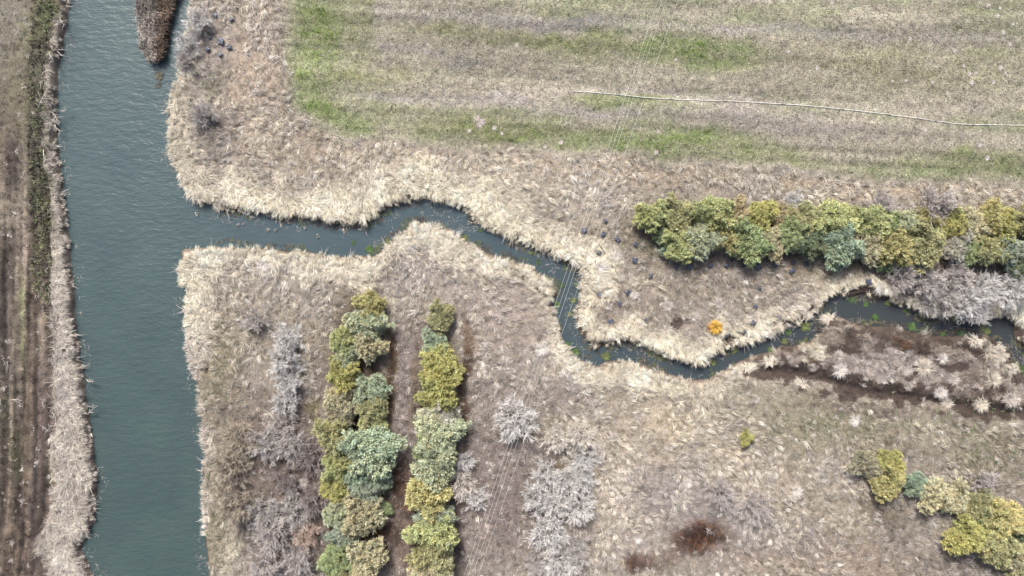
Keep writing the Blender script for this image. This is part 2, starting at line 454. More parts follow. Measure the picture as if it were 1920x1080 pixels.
TRACK_BLOBS = [
    (20, 80, 50, 110, 0, (140, 130, 112), .8), (10, 20, 40, 30, 0, (154, 144, 130), .6), (55, 60, 18, 60, 0, (138, 132, 104), .6), (40, 180, 30, 60, 0, (134, 124, 98), .7), (30, 250, 50, 60, 0, (132, 120, 102), .6), (35, 360, 40, 60, 0, (136, 120, 108), .7), (20, 420, 30, 40, 0, (150, 136, 118), .6), (30, 470, 50, 60, 0, (126, 108, 98), .7),
    (20, 300, 14, 60, 0, (96, 80, 78), .7), (85, 60, 22, 60, 5, (108, 106, 76), .85), (70, 130, 22, 60, 0, (106, 100, 82), .8), (80, 220, 26, 60, 0, (100, 98, 74), .85), (78, 330, 24, 90, 0, (98, 92, 72), .85), (90, 400, 18, 70, 0, (102, 100, 70), .85), (82, 470, 22, 40, 0, (106, 98, 74), .7), (95, 20, 22, 26, 0, (112, 116, 74), .8),
    (10, 500, 16, 60, 0, (84, 74, 66), .8), (8, 600, 10, 120, 0, (80, 70, 68), .8), (40, 560, 6, 40, 0, (122, 134, 78), .7), (28, 620, 12, 200, 0, (134, 118, 104), .7), (40, 640, 5, 80, 0, (124, 128, 86), .6), (58, 640, 12, 220, 0, (126, 106, 92), .8), (85, 600, 22, 60, 0, (120, 104, 90), .6), (85, 700, 24, 60, 0, (104, 90, 82), .7), (80, 800, 16, 120, 0, (92, 76, 72), .85), (95, 870, 12, 40, 0, (112, 102, 76), .6),
    (8, 780, 10, 50, 0, (96, 96, 72), .6), (30, 860, 14, 60, 0, (112, 108, 80), .6), (50, 900, 8, 200, 0, (126, 104, 88), .9), (18, 980, 18, 120, -6, (128, 106, 92), .85), (62, 950, 9, 100, 0, (76, 64, 62), .8), (6, 900, 8, 120, 0, (80, 68, 62), .8), (80, 1000, 14, 90, 0, (100, 82, 78), .8), (42, 1000, 6, 90, -4, (80, 66, 62), .8)]


def paint(col, px, py, blobs, wig):
    for (bx, by, rx, ry, ang, c, st) in blobs:
        m = (np.abs(px - bx) < (rx + ry) * 1.9) & (np.abs(py - by) < (rx + ry) * 1.9)
        if not m.any(): continue
        dx = px[m] - bx + wig[0][m]; dy = py[m] - by + wig[1][m]
        a = math.radians(ang); ca, sa = math.cos(a), math.sin(a)
        u = (dx * ca + dy * sa) / rx; v = (-dx * sa + dy * ca) / ry
        q = np.sqrt(u * u + v * v)
        w = st * (1 - sstep(0.3, 1.6, q))
        col[m] = col[m] * (1 - w[:, None]) + np.asarray(c, float) * w[:, None]


def zones(x, y, d=None):
    """sRGB tone of the land plus masks, at ground points"""
    x = np.asarray(x, float); y = np.asarray(y, float)
    if d is None: d = water_dist(x, y)
    px, py = to_px(x, y)
    n1 = fbm(x * 0.35, y * 0.35, 41, 4); n2 = fbm(x * 0.35, y * 0.35, 57, 4)
    wig = ((n1 - 0.5) * 70, (n2 - 0.5) * 70)
    fine = ((fbm(x * 1.3, y * 1.3, 3, 2) - 0.5) * 14)
    N = len(px)
    col = np.tile(np.array([170., 157, 142]), (N, 1))
    paint(col, px, py, HEATH_BLOBS, (wig[0] * .6, wig[1] * .6))
    # meadow
    md = poly_sd(px, py, MEADOW) + fine + wig[1] * .45
    meadow = 1 - sstep(-18, 12, md)
    mc = np.tile(np.array([160., 150, 124]), (N, 1))
    gsp = (sstep(.50, .62, fbm(x * .11, (y + .05 * x) * .34, 83, 4)) * .55)[:, None]
    mc = mc * (1 - gsp) + np.array([140., 146, 98]) * gsp
    paint(mc, px, py, MEADOW_BLOBS, (wig[0], wig[1] * .5))
    mott = np.clip(1.05 + 1.8 * (fbm(x * .5, y * 1.0, 66, 3) - .5), .2, 1.8)[:, None]
    mc = np.array([157., 147, 122]) + (mc - np.array([157., 147, 122])) * mott
    rows_ = fbm(x * .06, (y + .055 * x) * 1.7, 68, 2) - .5 + .6 * (fbm(x * .05, (y + .055 * x) * .55, 69, 2) - .5)
    mg_ = mc.mean(1, keepdims=True)
    mc = mg_ + (mc - mg_) * .78
    mc = (mc + 4) * (1 + .30 * rows_)[:, None]
    col = col * (1 - meadow[:, None]) + mc * meadow[:, None]
    # track side
    edge_l = np.interp(py, [p[1] for p in RIVER_L[::1]], [p[0] for p in RIVER_L])
    tw = np.interp(py, [-200, 0, 250, 480, 560, 700, 850, 1080, 1300], [22, 20, 26, 32, 44, 52, 80, 88, 90])
    track = 1 - sstep(-7, 6, px - (edge_l - tw) + fine * .8)
    left = px < edge_l + 10
    tc = np.tile(np.array([112., 96, 86]), (N, 1))
    paint(tc, px, py, TRACK_BLOBS, (wig[0] * .16, wig[1] * .5))
    track = track * left
    tc = tc * np.array([.88, .9, .89])
    xr = x - (track_x(py, 0)) * S
    lines = fbm(xr * 2.6, y * .10, 46, 3) - .5 + .5 * (fbm(x * 1.4, y * 1.4, 47, 3) - .5)
    tc = tc * (1 + 1.1 * lines * sstep(60, 420, py))[:, None]
    col = col * (1 - track[:, None]) + tc * track[:, None]
    # pale reed fringe along the water
    fw = np.where(left, 99, np.where(px < 420, np.interp(py, [0, 150, 200, 390, 470, 640, 800, 1080], [1.2, 1.2, 2.0, 2.6, 2.8, 1.9, 0.9, 0.7]),
                                     np.interp(px, [420, 600, 900, 1100, 1300, 1480, 1560, 1640, 1750, 1900], [3.2, 3.8, 3.8, 3.2, 3.0, 2.2, 1.6, 1.3, 1.5, 2.6])))
    south = (py > np.interp(px, [345, 600, 720, 800, 900, 1040, 1060, 1300, 1500, 1560, 1900], [430, 450, 440, 397, 440, 510, 600, 698, 628, 577, 615]))
    fw = np.where(south & (px > 420), fw * 0.62, fw)
    fringe = (1 - sstep(fw * 0.55, fw * 1.25, d + (n1 - 0.5) * 4.2)) * (1 - track)
    fc = np.where((px < 420)[:, None], np.array([212., 197, 172]), np.array([226., 210, 180]))
    fc = np.where((left)[:, None], np.array([192., 179, 166]), fc)
    fc = np.where((south & (px > 330))[:, None], np.array([222., 206, 178]), fc)
    lw_ = (sstep(560, 680, py) * (px < 430) * (px > 320) * .7)[:, None]
    fc = fc * (1 - lw_) + np.array([184., 170, 160]) * lw_
    fcw = fringe * 0.85 * np.where((px > 1540) & south, 0.35, 1)
    col = col * (1 - fcw[:, None]) + fc * fcw[:, None]
    islet = poly_sd(x, y, IPOLY) < 0.6
    gr = np.where(((px + (n1 - .5) * 30) < 295 + (py > 60) * 4)[:, None], np.array([156., 142, 132]), np.array([124., 102, 86]))
    col = np.where(islet[:, None], gr, col)
    # bare mud in the ditches and at the waterline
    mud = np.zeros(N)
    ragged = (fbm(x * 1.1, y * 1.1, 44, 3) - .5) * 56
    for pts, w, dep in DITCHES:
        q = line_d(px + wig[0] * .25, py + wig[1] * .25, pts) + ragged * min(1, w / 10)
        mud = np.maximum(mud, 1 - sstep(w * 0.6, w * 1.4, q))
    isle = (px > 1470) & (py > 602) & (py < np.interp(px, [1470, 1560, 1700, 1990], [700, 722, 748, 776]))
    mud = np.where(isle, np.maximum(mud, .85 * sstep(.52, .60, fbm(x * .75 + 5, y * 1.2, 49, 3))), mud)
    col = col * (1 - mud[:, None] * .85) + np.array([78., 62, 56]) * mud[:, None] * .85
    col = col * np.array([.990, 1.0, .99])
    return dict(px=px, py=py, col=col, d=d, meadow=meadow, track=track, fringe=fringe, mud=mud, left=left, south=south, islet=islet, n1=n1, n2=n2)


# ------------------------------------------------------------------ ground sheet
def axis(lo, hi, step, far):
    inner = np.arange(lo, hi + step, step)
    k = np.geomspace(step * 2, far, 26)
    return np.concatenate([(lo - k)[::-1], inner, inner[-1] + k])


gx = axis(-53, 53, 0.14, 900)
gy = axis(-31, 31, 0.14, 900)
X, Y = np.meshgrid(gx, gy)
xf, yf = X.ravel(), Y.ravel()
D = water_dist(xf, yf)
Z = height(xf, yf, D)
zz = zones(xf, yf, D)
far = np.maximum(np.abs(xf) - 53, np.abs(yf) - 31)
Z = np.where(far > 0, np.where(D > 0.5, Z * np.exp(-np.maximum(far, 0) / 40), Z), Z)
gcol = zz['col'].copy()
gcol *= (0.88 + 0.10 * zz['meadow'] + 0.14 * zz['track'] + 0.10 * (zz['n1'] - .5))[:, None]
bank = (1 - sstep(0.1, 0.8, D))
gcol = gcol * (1 - bank[:, None] * .8) + np.array([92., 76, 66]) * bank[:, None] * .8
nx, ny = len(gx), len(gy)
ii = (np.arange(ny - 1)[:, None] * nx + np.arange(nx - 1)[None, :]).ravel()
loops = np.stack([ii, ii + 1, ii + nx + 1, ii + nx], 1)

m, n, l, b = new_mat('soil_and_thatch')
a = n.new('ShaderNodeVertexColor'); a.layer_name = 'col'
geo = n.new('ShaderNodeNewGeometry')
t1 = noise(n, l, geo.outputs['Position'], 1.7, 5, 0.65)
t2 = noise(n, l, geo.outputs['Position'], 9.0, 3, 0.7)
c = mix_rgb(n, l, 'MULTIPLY', 1.0, a.outputs[0], ramp(n, l, t1, (0.72, 0.70, 0.70), (1.25, 1.24, 1.22), .34, .66))  # dark blotches painted into the ground to suggest shade between tufts
c = mix_rgb(n, l, 'MULTIPLY', 1.0, c, ramp(n, l, t2, (0.6, 0.58, 0.58), (1.36, 1.36, 1.34), .34, .66))
l.new(c, b.inputs['Base Color'])
bp = n.new('ShaderNodeBump'); bp.inputs['Strength'].default_value = 0.6; bp.inputs['Distance'].default_value = 0.08
l.new(t2, bp.inputs['Height']); l.new(bp.outputs[0], b.inputs['Normal'])
b.inputs['Roughness'].default_value = 0.95
M_ground = m
g = link_mesh('ground', np_mesh('ground', np.stack([xf, yf, Z], 1), loops, np.full(len(loops), 4), alb(gcol), M_ground, True))
tag(g, 'dry heath, mown field and brown track beside the waterways', 'ground', kind='structure')
del X, Y

# ------------------------------------------------------------------ water
m, n, l, b = new_mat('murky_water')
geo = n.new('ShaderNodeNewGeometry')
sep = n.new('ShaderNodeSeparateXYZ'); l.new(geo.outputs['Position'], sep.inputs[0])


def maprange(src, a0, a1, b0, b1):
    r = n.new('ShaderNodeMapRange'); r.interpolation_type = 'SMOOTHSTEP'
    for k, v in enumerate((a0, a1, b0, b1)): r.inputs[k + 1].default_value = v
    l.new(src, r.inputs[0]); return r.outputs[0]


down = maprange(sep.outputs[1], 27, -27, 0, 1)
west = maprange(sep.outputs[0], -31, -24, 0, 1)
east = maprange(sep.outputs[0], -12, 38, 0, 1)
cr = mix_rgb(n, l, 'MIX', down, tuple(alb((98, 128, 134), .53)), tuple(alb((84, 110, 110), .58)))
cs = mix_rgb(n, l, 'MIX', east, tuple(alb((88, 116, 126), .54)), tuple(alb((76, 84, 88), .58)))
cw = mix_rgb(n, l, 'MIX', west, cr, cs)
tb = noise(n, l, geo.outputs['Position'], 0.18, 4, 0.6)
cw = mix_rgb(n, l, 'MULTIPLY', 1.0, cw, ramp(n, l, tb, (0.88, 0.9, 0.92), (1.1, 1.09, 1.07)))
l.new(cw, b.inputs['Base Color'])
b.inputs['Roughness'].default_value = 0.26
b.inputs['IOR'].default_value = 1.33
b.inputs['Specular IOR Level'].default_value = 0.5
mp = n.new('ShaderNodeMapping'); l.new(geo.outputs['Position'], mp.inputs[0])
mp.inputs['Scale'].default_value = (0.75, 1.7, 1)
mp.inputs['Rotation'].default_value = (0, 0, math.radians(-8))
wv = noise(n, l, mp.outputs[0], 1.3, 3, 0.55)
mp2 = n.new('ShaderNodeMapping'); l.new(geo.outputs['Position'], mp2.inputs[0])
mp2.inputs['Scale'].default_value = (1.6, 3.8, 1)
mp2.inputs['Rotation'].default_value = (0, 0, math.radians(14))
wv2 = noise(n, l, mp2.outputs[0], 1.6, 3, 0.6)
calm = maprange(sep.outputs[0], -32, -24, 1.0, 0.35)
b1 = n.new('ShaderNodeBump'); b1.inputs['Distance'].default_value = 0.075; l.new(wv, b1.inputs['Height'])
l.new(calm, b1.inputs['Strength'])
b2 = n.new('ShaderNodeBump'); b2.inputs['Distance'].default_value = 0.03; l.new(wv2, b2.inputs['Height'])
l.new(calm, b2.inputs['Strength']); l.new(b1.outputs[0], b2.inputs['Normal'])
l.new(b2.outputs[0], b.inputs['Normal'])
M_water = m


def water_sheet(name, x0, x1, y0, y1, label):
    v = [(x0, y0, WZ), (x1, y0, WZ), (x1, y1, WZ), (x0, y1, WZ)]
    o = link_mesh(name, np_mesh(name, v, [0, 1, 2, 3], [4], None, M_water))
    return tag(o, label, name, kind='structure')


xm = P3(372, 430, WZ)[0]
water_sheet('river', -250, xm, -600, 600, 'wide grey-green rippled river down the left of the field')
water_sheet('stream', xm, 500, -500, 30, 'narrow dark winding stream joining the river')


# ------------------------------------------------------------------ grass and reeds
def scatter(sp, x0=-54, x1=54, y0=-31.5, y1=31.5):
    nx_ = int((x1 - x0) / sp); ny_ = int((y1 - y0) / sp)
    xs, ys = np.meshgrid(x0 + (np.arange(nx_) + .5) * sp, y0 + (np.arange(ny_) + .5) * sp)
    xs = xs.ravel() + rng.uniform(-.5, .5, xs.size) * sp
    ys = ys.ravel() + rng.uniform(-.5, .5, ys.size) * sp
    return xs, ys


def water_dir(x, y):
    e = 0.25
    gx_ = poly_sd(x + e, y, WPOLY) - poly_sd(x - e, y, WPOLY)
    gy_ = poly_sd(x, y + e, WPOLY) - poly_sd(x, y - e, WPOLY)
    return np.arctan2(-gy_, -gx_)


def tufts(x, y, z, nb, L, hgt, width, lean, comb, col, fan=.38, colvar=0.14, basew=0.12):
    """many tufts as blades. nb blades each; lean = azimuth; comb 0 radial .. 1 combed"""
    N = len(x)
    idx = np.repeat(np.arange(N), nb)
    n_ = len(idx)
    comb = np.broadcast_to(np.asarray(comb, float), (N,))[idx]
    az = np.where(rng.random(n_) < comb, lean[idx] + rng.normal(0, fan, n_), rng.uniform(0, 2 * math.pi, n_))
    L = np.broadcast_to(np.asarray(L, float), (N,))[idx] * rng.uniform(.45, 1.1, n_)
    hh = np.broadcast_to(np.asarray(hgt, float), (N,))[idx] * rng.uniform(.55, 1.2, n_)
    r0 = np.sqrt(rng.random(n_)) * np.broadcast_to(np.asarray(basew, float), (N,))[idx]
    a0 = rng.uniform(0, 2 * math.pi, n_)
    bx = x[idx] + np.cos(a0) * r0; by = y[idx] + np.sin(a0) * r0; bz = z[idx] - 0.03
    ca, sa = np.cos(az), np.sin(az)
    p0 = np.stack([bx, by, bz], 1)
    p1 = p0 + np.stack([ca * L * .42, sa * L * .42, hh], 1)
    p2 = p0 + np.stack([ca * L, sa * L, hh * rng.uniform(.35, .95, n_)], 1)
    c = col[idx] * (1 + rng.normal(0, colvar, n_))[:, None]
    w = width * rng.uniform(.6, 1.3, n_)
    return ribbons(p0, p1, p2, w, np.clip(c, .004, .75), rng.normal(0, .45, n_))


def stuff(name, parts, mat, label, cat):
    v, l_, s, c = join_geo(parts)
    o = link_mesh(name, np_mesh(name, v, l_, s, c, mat))
    return tag(o, label, cat, kind='stuff')


def flow(x, y):
    """the way the wind has laid the grass"""
    return -0.95 + 2.6 * (fbm(x * .12, y * .12, 71, 2) - .5) + 3.4 * (fbm(x * .5, y * .5, 77, 2) - .5)


# ---- single tussocks, straw mats and plastic sheets: where they stand
WHITE = (226, 216, 204); CREAM = (218, 204, 180); PALE = (206, 192, 178)
TUSSOCKS = [
    (1572, 694, 18, WHITE, 'white spiky grass tussock on the left part of the island'),
    (1728, 690, 21, CREAM, 'broad cream tussock in the middle of the island'),
    (1703, 694, 15, PALE, 'pale tussock left of the broad cream one on the island'),
    (1764, 673, 14, WHITE, 'white tussock right above the broad cream one on the island'),
    (1788, 712, 14, PALE, 'pale spiky tussock right of the island middle'),
    (1762, 736, 16, WHITE, 'white spiky tussock at the lower edge of the island'),
    (1858, 714, 18, CREAM, 'cream tussock on the right part of the island'),
    (1838, 757, 20, CREAM, 'cream tussock in the dark ditch below the island'),
    (1780, 757, 15, CREAM, 'smaller cream tussock in the dark ditch below the island'),
    (1890, 748, 20, PALE, 'pale tussock at the right edge below the island'),
    (1601, 786, 15, WHITE, 'white spiky tussock in the greenish rough below the island'),
    (1570, 668, 14, PALE, 'pale tussock near the island upper left edge'),
    (1015, 655, 17, WHITE, 'white spiky tussock left of the lower bend of the stream'),
    (1156, 481, 13, WHITE, 'round whitish tussock between dark plastic pieces near the bend'),
    (1126, 502, 19, WHITE, 'large white tussock right of the stream bend'),
    (1162, 521, 11, PALE, 'small pale tussock under the large white one by the bend'),
    (1189, 529, 13, CREAM, 'cream tussock left below the hedge tip'),
    (1189, 554, 11, WHITE, 'small white tussock beside a dark plastic piece'),
    (1150, 559, 12, CREAM, 'cream tussock above the stream loop'),
    (1300, 595, 13, PALE, 'pale tussock left above the orange bush'),
    (1252, 575, 14, PALE, 'pale spiky tussock on the brown heath above the stream'),
    (1348, 570, 14, PALE, 'pale spiky tussock straight above the orange bush'),
    (658, 508, 24, CREAM, 'big straw tussock on the lower bank where the stream widens'),
    (1490, 920, 16, WHITE, 'white spiky tussock in the straw right of the tiny shrub'),
    (1290, 905, 12, WHITE, 'white tussock above the lilac twiggy bush'),
    (1195, 1010, 12, WHITE, 'white tussock left of the dark red-brown patch'),
    (1415, 750, 11, PALE, 'pale tussock below the stream, above the tiny shrub'),
    (880, 340, 16, CREAM, 'cream tussock above the stream hump'),
    (718, 327, 9, PALE, 'small grey tussock with broken stalks above the stream hump'),
    (495, 498, 17, WHITE, 'white tussock on the lower bank near the stream mouth'),
    (378, 372, 16, CREAM, 'cream tussock on the point where stream meets river'),
    (408, 386, 14, CREAM, 'cream tussock just right of the point at the river'),
    (570, 905, 12, PALE, 'pale tussock in the brown gap of the grey bushes')]
HUMMOCKS = [
    (1510, 592, 15, CREAM, 0.1, 1.3, 'smooth pale straw dome beside the stream'), (1562, 598, 15, CREAM, .1, 1.7, 'long pale straw mat at the left tip of the island'),
    (1490, 616, 13, CREAM, .5, 1.5, 'pale straw mat between two green weeds'), (1470, 645, 10, CREAM, .2, 2.0, 'flat straw mat on the lower bank left of the island'),
    (1515, 640, 10, CREAM, .5, 2.0, 'narrow straw mat under the island tip'), (1535, 622, 11, CREAM, 1.0, 1.6, 'pale straw mat hanging at the island left side'),
    (1722, 622, 8, CREAM, -.2, 1.5, 'small straw mat beside the large vivid green weed'), (1640, 565, 12, CREAM, -.2, 1.9, 'straw mat on the upper bank below the mud patch'),
    (1830, 640, 18, CREAM, -.5, 1.3, 'straw hummock on the lower bank near the right edge'), (1410, 600, 14, PALE, .2, 1.3, 'pale grass hummock right of the orange bush'),
    (1440, 678, 16, CREAM, .3, 1.5, 'straw hummock below the stream left of the ditch'), (1505, 720, 14, CREAM, -.5, 1.4, 'straw hummock in the ditch left of the island'),
    (1400, 690, 16, CREAM, .2, 1.5, 'straw hummock on the lower bank under the narrows')]
UNDER = [(1266, 499), (1292, 500), (1332, 497), (1362, 497), (1393, 498), (1420, 500), (1453, 496), (1486, 492), (1510, 495)]
ORD = ['first', 'second', 'third', 'fourth', 'fifth', 'sixth', 'seventh', 'eighth', 'ninth']
SHEETS = [(a, b_, f'dark plastic planting sheet, {ORD[i]} from the left along the hedge foot') for i, (a, b_) in enumerate(UNDER)]
SHEETS += [
    (1095, 432, 'dark plastic sheet nearest the stream, left of the hedge tip'), (1135, 414, 'dark plastic sheet farthest up in the patch left of the hedge'), (1130, 440, 'dark plastic sheet in the middle of the patch left of the hedge'),
    (1157, 449, 'glossy dark plastic sheet on the right of the patch left of the hedge'), (1191, 458, 'dark plastic sheet just left of the hedge tip, upper of two'), (1190, 488, 'dark plastic sheet just left of the hedge tip, lower of two'),
    (1123, 474, 'worn dark plastic sheet above the large white tussock'), (1219, 517, 'dark plastic sheet right of the cream tussock below the hedge tip'), (1176, 547, 'dark plastic sheet left of the small white tussock'),
    (1124, 551, 'dark plastic sheet right of the wires over the stream'), (1162, 569, 'dark plastic sheet with a pale scrap above the stream loop'), (1112, 575, 'faded grey plastic sheet on the inner bank of the bend'),
    (1209, 599, 'dark plastic sheet on the brown heath above the stream'), (1144, 602, 'faded plastic sheet inside the stream loop'), (1423, 540, 'dark plastic sheet on the heath below the middle of the hedge row'), (1415, 574, 'blue-black plastic sheet right above the orange bush area'),
    (1457, 595, 'blue-black plastic sheet near the pale straw dome'), (1410, 605, 'dark plastic sheet on mud right of the orange bush'), (1393, 622, 'faded blue plastic sheet on the straw right below the orange bush'), (1361, 628, 'blue plastic sheet touching the orange bush'),
    (1484, 508, 'thin dark plastic strip under the bare gap of the hedge'), (1628, 528, 'dark plastic sheet left of the thicket above the mud patch'),
    (403, 29, 'dark blue plastic sheet topmost on the river bank right of the islet'), (394, 71, 'dark blue plastic sheet third down on the river bank'), (415, 78, 'dark plastic sheet right of the third one on the river bank'), (389, 92, 'dark blue plastic sheet lowest left on the river bank'),
    (430, 89, 'small dark plastic sheet farthest from the river near the islet'), (414, 103, 'dark blue plastic sheet lowest on the river bank'), (434, 36, 'faint dark plastic sheet by the tan grass near the top')]


def room(x, y, keep=1.0):
    """True where no single tussock, hummock or plastic sheet stands"""
    ok = np.ones(len(x), bool)
    for rows, f in ((TUSSOCKS, .55), (HUMMOCKS, .9)):
        for row in rows:
            ax, ay = P3(row[0], row[1]); rr = row[2] * S * f
            ok &= (x - ax) ** 2 + (y - ay) ** 2 > rr * rr
    for row in SHEETS:
        ax, ay = P3(row[0], row[1])
        ok &= (x - ax) ** 2 + (y - ay) ** 2 > .5 ** 2
    return ok


# low thatch first
x, y = scatter(0.40)
q = zones(x, y)
dens = np.where(q['meadow'] > .5, 0, .92) * np.where(q['track'] > .5, 0.25, 1) * (1 - .8 * q['mud']) * (q['d'] > 0.35)
bare = fbm(x * .45, y * .45, 90, 3)
dens = dens * np.where(bare < .42, .4, 1) * np.where(fbm(x * 1.5, y * 1.5, 95, 2) < .36, .25, 1)
k = (rng.random(len(x)) < dens) & (q['fringe'] < .6) & room(x, y)
x, y = x[k], y[k]
col = alb(q['col'][k], 1.0) * (0.56 + .96 * fbm(x * 1.7, y * 1.7, 12, 2))[:, None]
hue = rng.normal(0, 1, (len(x), 1))
col = col * (1 + hue * np.array([[.02, 0, -.05]]))
z = height(x, y)
rr_ = rng.random(len(x))
col = np.where((rr_ < .12)[:, None], alb(np.array([200., 189, 178])), col)
col = np.where((rr_ > .84)[:, None], col * .5, col) * 1.04
low = tufts(x, y, z, 22, rng.uniform(.25, .5, len(x)), .17, .024, flow(x, y), .55, col, basew=.18, colvar=.26)
stuff('dry_heath_grass', [low], M_grass, 'low greyish lilac dry thatch between the shrubs and the stream', 'dry grass')

# tussocky straw grass, combed by the wind
x, y = scatter(0.46)
q = zones(x, y)
px, py = q['px'], q['py']
lum = q['col'].mean(1)
dens = np.clip((lum - 126) / 36, .15, 1.0) * (q['meadow'] < .4) * (q['track'] < .5) * (1 - q['mud']) * (q['d'] > .45)
pink = np.exp(-(((px - 950) / 90) ** 2 + ((py - 620) / 80) ** 2))
flat_ = fbm(x * .3, y * .3, 93, 3)
dens = dens * (1 - .6 * pink) * np.clip((flat_ - .38) / .16, .10, .9)
k = (rng.random(len(x)) < dens) & (~q['islet']) & room(x, y)
x, y = x[k], y[k]; colz = q['col'][k]; px = px[k]; py = py[k]
straw = np.array([212., 200, 174]); silver = np.array([190., 183, 178])
ww = ((0.28 + .36 * rng.random(len(x))) * np.clip((lum[k] - 120) / 50, .3, 1.25))[:, None]
isl_ = (px > 1430) & (py > 596) & (py < np.interp(px, [1430, 1560, 1700, 1920], [690, 716, 746, 772]))
lowr = (py > 560) & (px > 400) & (px < 640)
tint = np.where(((fbm(x * .3, y * .3, 99, 2) + rng.normal(0, .12, len(x)) > np.where(isl_, .2, np.where(lowr, .45, .53))))[:, None], silver, straw)
colz = colz * (1 - ww) + tint * ww
colz = np.where((lum[k] < 135)[:, None], q['col'][k] * 1.12, colz)
col = alb(colz, 1.27) * rng.uniform(.66, 1.22, (len(x), 1))
wh_ = rng.random(len(x)) < .05
col[wh_] = alb(np.array([226., 214, 196]), 1.12)
z = height(x, y)
isl_k = np.where(isl_, .55, 1.0)
Lt = isl_k * np.clip(rng.lognormal(-.55, .36, len(x)), .25, 1.3)
big = tufts(x, y, z, 34, Lt, .10 + Lt * .30, .022, flow(x, y) + rng.normal(0, .5, len(x)), rng.choice([.2, .85, .97], len(x), p=[.12, .33, .55]), col, fan=.30, basew=.17, colvar=.30)
stuff('dry_tussock_grass', [big], M_grass, 'pale straw tussocks laid over by the wind across the heath', 'dry grass')

# the pale fringe along the water: dense, hanging over the banks
x, y = scatter(0.30)
q = zones(x, y)
k = room(x, y) & (q['d'] > .22) & (q['fringe'] > .25) & (~((q['d'] < .8) & (fbm(x * .9, y * .9, 33, 2) < .36))) & (~q['islet']) & (q['mud'] < .6) & (rng.random(len(x)) < .95)
x, y = x[k], y[k]; dd = q['d'][k]
wd = water_dir(x, y)
fl = flow(x, y)
lean = np.where(dd < .9, wd + rng.normal(0, .3, len(x)), np.where(rng.random(len(x)) < .5, wd + rng.normal(0, .8, len(x)), fl))
br = fbm(x * .8, y * .8, 21, 3)
col = alb(q['col'][k] * (0.80 + .42 * br)[:, None], 1.32) * rng.uniform(.84, 1.14, (k.sum(), 1))
z = height(x, y)
L = np.where(dd < .8, rng.uniform(.22, .5, len(x)) * (.6 + .8 * fbm(x * .7, y * .7, 35, 2)), rng.uniform(.4, 1.05, len(x)))
fr = tufts(x, y, z, 28, L, .10 + L * .30, .024, lean, np.where(dd < .9, .85, .85), col, fan=.30, basew=.17, colvar=.27)
# long pale stalks hanging over the water here and there
k2 = (dd < .55) & (rng.random(len(x)) < .10)
st = tufts(x[k2], y[k2], z[k2], 4, 1.15, .25, .035, wd[k2], .9, alb(np.tile([190., 184, 176], (k2.sum(), 1))), basew=.1)
# bleached reed stalks on the lower left bank
xx, yy = scatter(.33, -49, -37, -31, 2)
q2 = zones(xx, yy)
stalk = (q2['left']) & (q2['track'] < .5) & (q2['px'] < np.interp(q2['py'], [500, 800, 1100], [115, 130, 130])) & (q2['d'] > 1.0) & (q2['px'] > np.interp(q2['py'], [500, 800, 1100], [100, 112, 108])) & (rng.random(len(xx)) < .9)
xs_, ys_ = xx[stalk], yy[stalk]
sl = tufts(xs_, ys_, height(xs_, ys_), 6, rng.uniform(.8, 1.6, len(xs_)), .35, .04, np.full(len(xs_), 1.5) + 1.6 * (fbm(xs_ * .4, ys_ * .4, 5, 2) - .5), .85,
           alb(np.tile([208., 196, 184], (len(xs_), 1))), basew=.2)
stuff('bank_reeds', [fr, st, sl], M_grass, 'cream dry reeds hanging over the banks of river and stream', 'reeds')

# dense upright reeds on the narrow islet in the river
x, y = scatter(0.20, -36, -28, 18, 33)
pd = poly_sd(x, y, IPOLY)
k = pd < 0.05
x, y = x[k], y[k]
q = zones(x, y)
col = alb(q['col'] * (0.62 + .75 * fbm(x * 1.6, y * 1.6, 4, 2))[:, None], 1.08)
isl = tufts(x, y, np.full(len(x), -.5), 12, .5, .8, .05, np.full(len(x), -2.2), .45, col, basew=.12, colvar=.25)
stuff('islet_reeds', [isl], M_grass, 'brown and grey reeds crowding the narrow islet in the river', 'reeds')

# short meadow grass
x, y = scatter(0.27, -26, 54, 8, 31.5)
q = zones(x, y)
k = q['meadow'] > .5
x, y = x[k], y[k]
br = fbm(x * 1.5, y * 1.5, 62, 3)
colm = q['col'][k] * (0.68 + .56 * br)[:, None]
spk = np.clip(1 + 2.6 * (fbm(x * 1.9, y * 2.6, 64, 2) - .5) + rng.normal(0, .35, len(x)), 0, 1.8)
tan0 = np.array([157., 147, 122])
colm = tan0 + (colm - tan0) * spk[:, None]
lil = rng.random(len(x)) < .07
colm[lil] = colm[lil] * .5 + np.array([132., 122, 122]) * .5
pale = rng.random(len(x)) < .16
colm[pale] = colm[pale] * .5 + np.array([196., 178, 160]) * .5
z = height(x, y)
mg = tufts(x, y, z, 8, .22, .07, .045, flow(x, y), .2, alb(colm, 1.0), basew=.16, colvar=.36)
stuff('meadow_grass', [mg], M_meadow, 'short patchy green and tan grass of the mown field', 'grass')

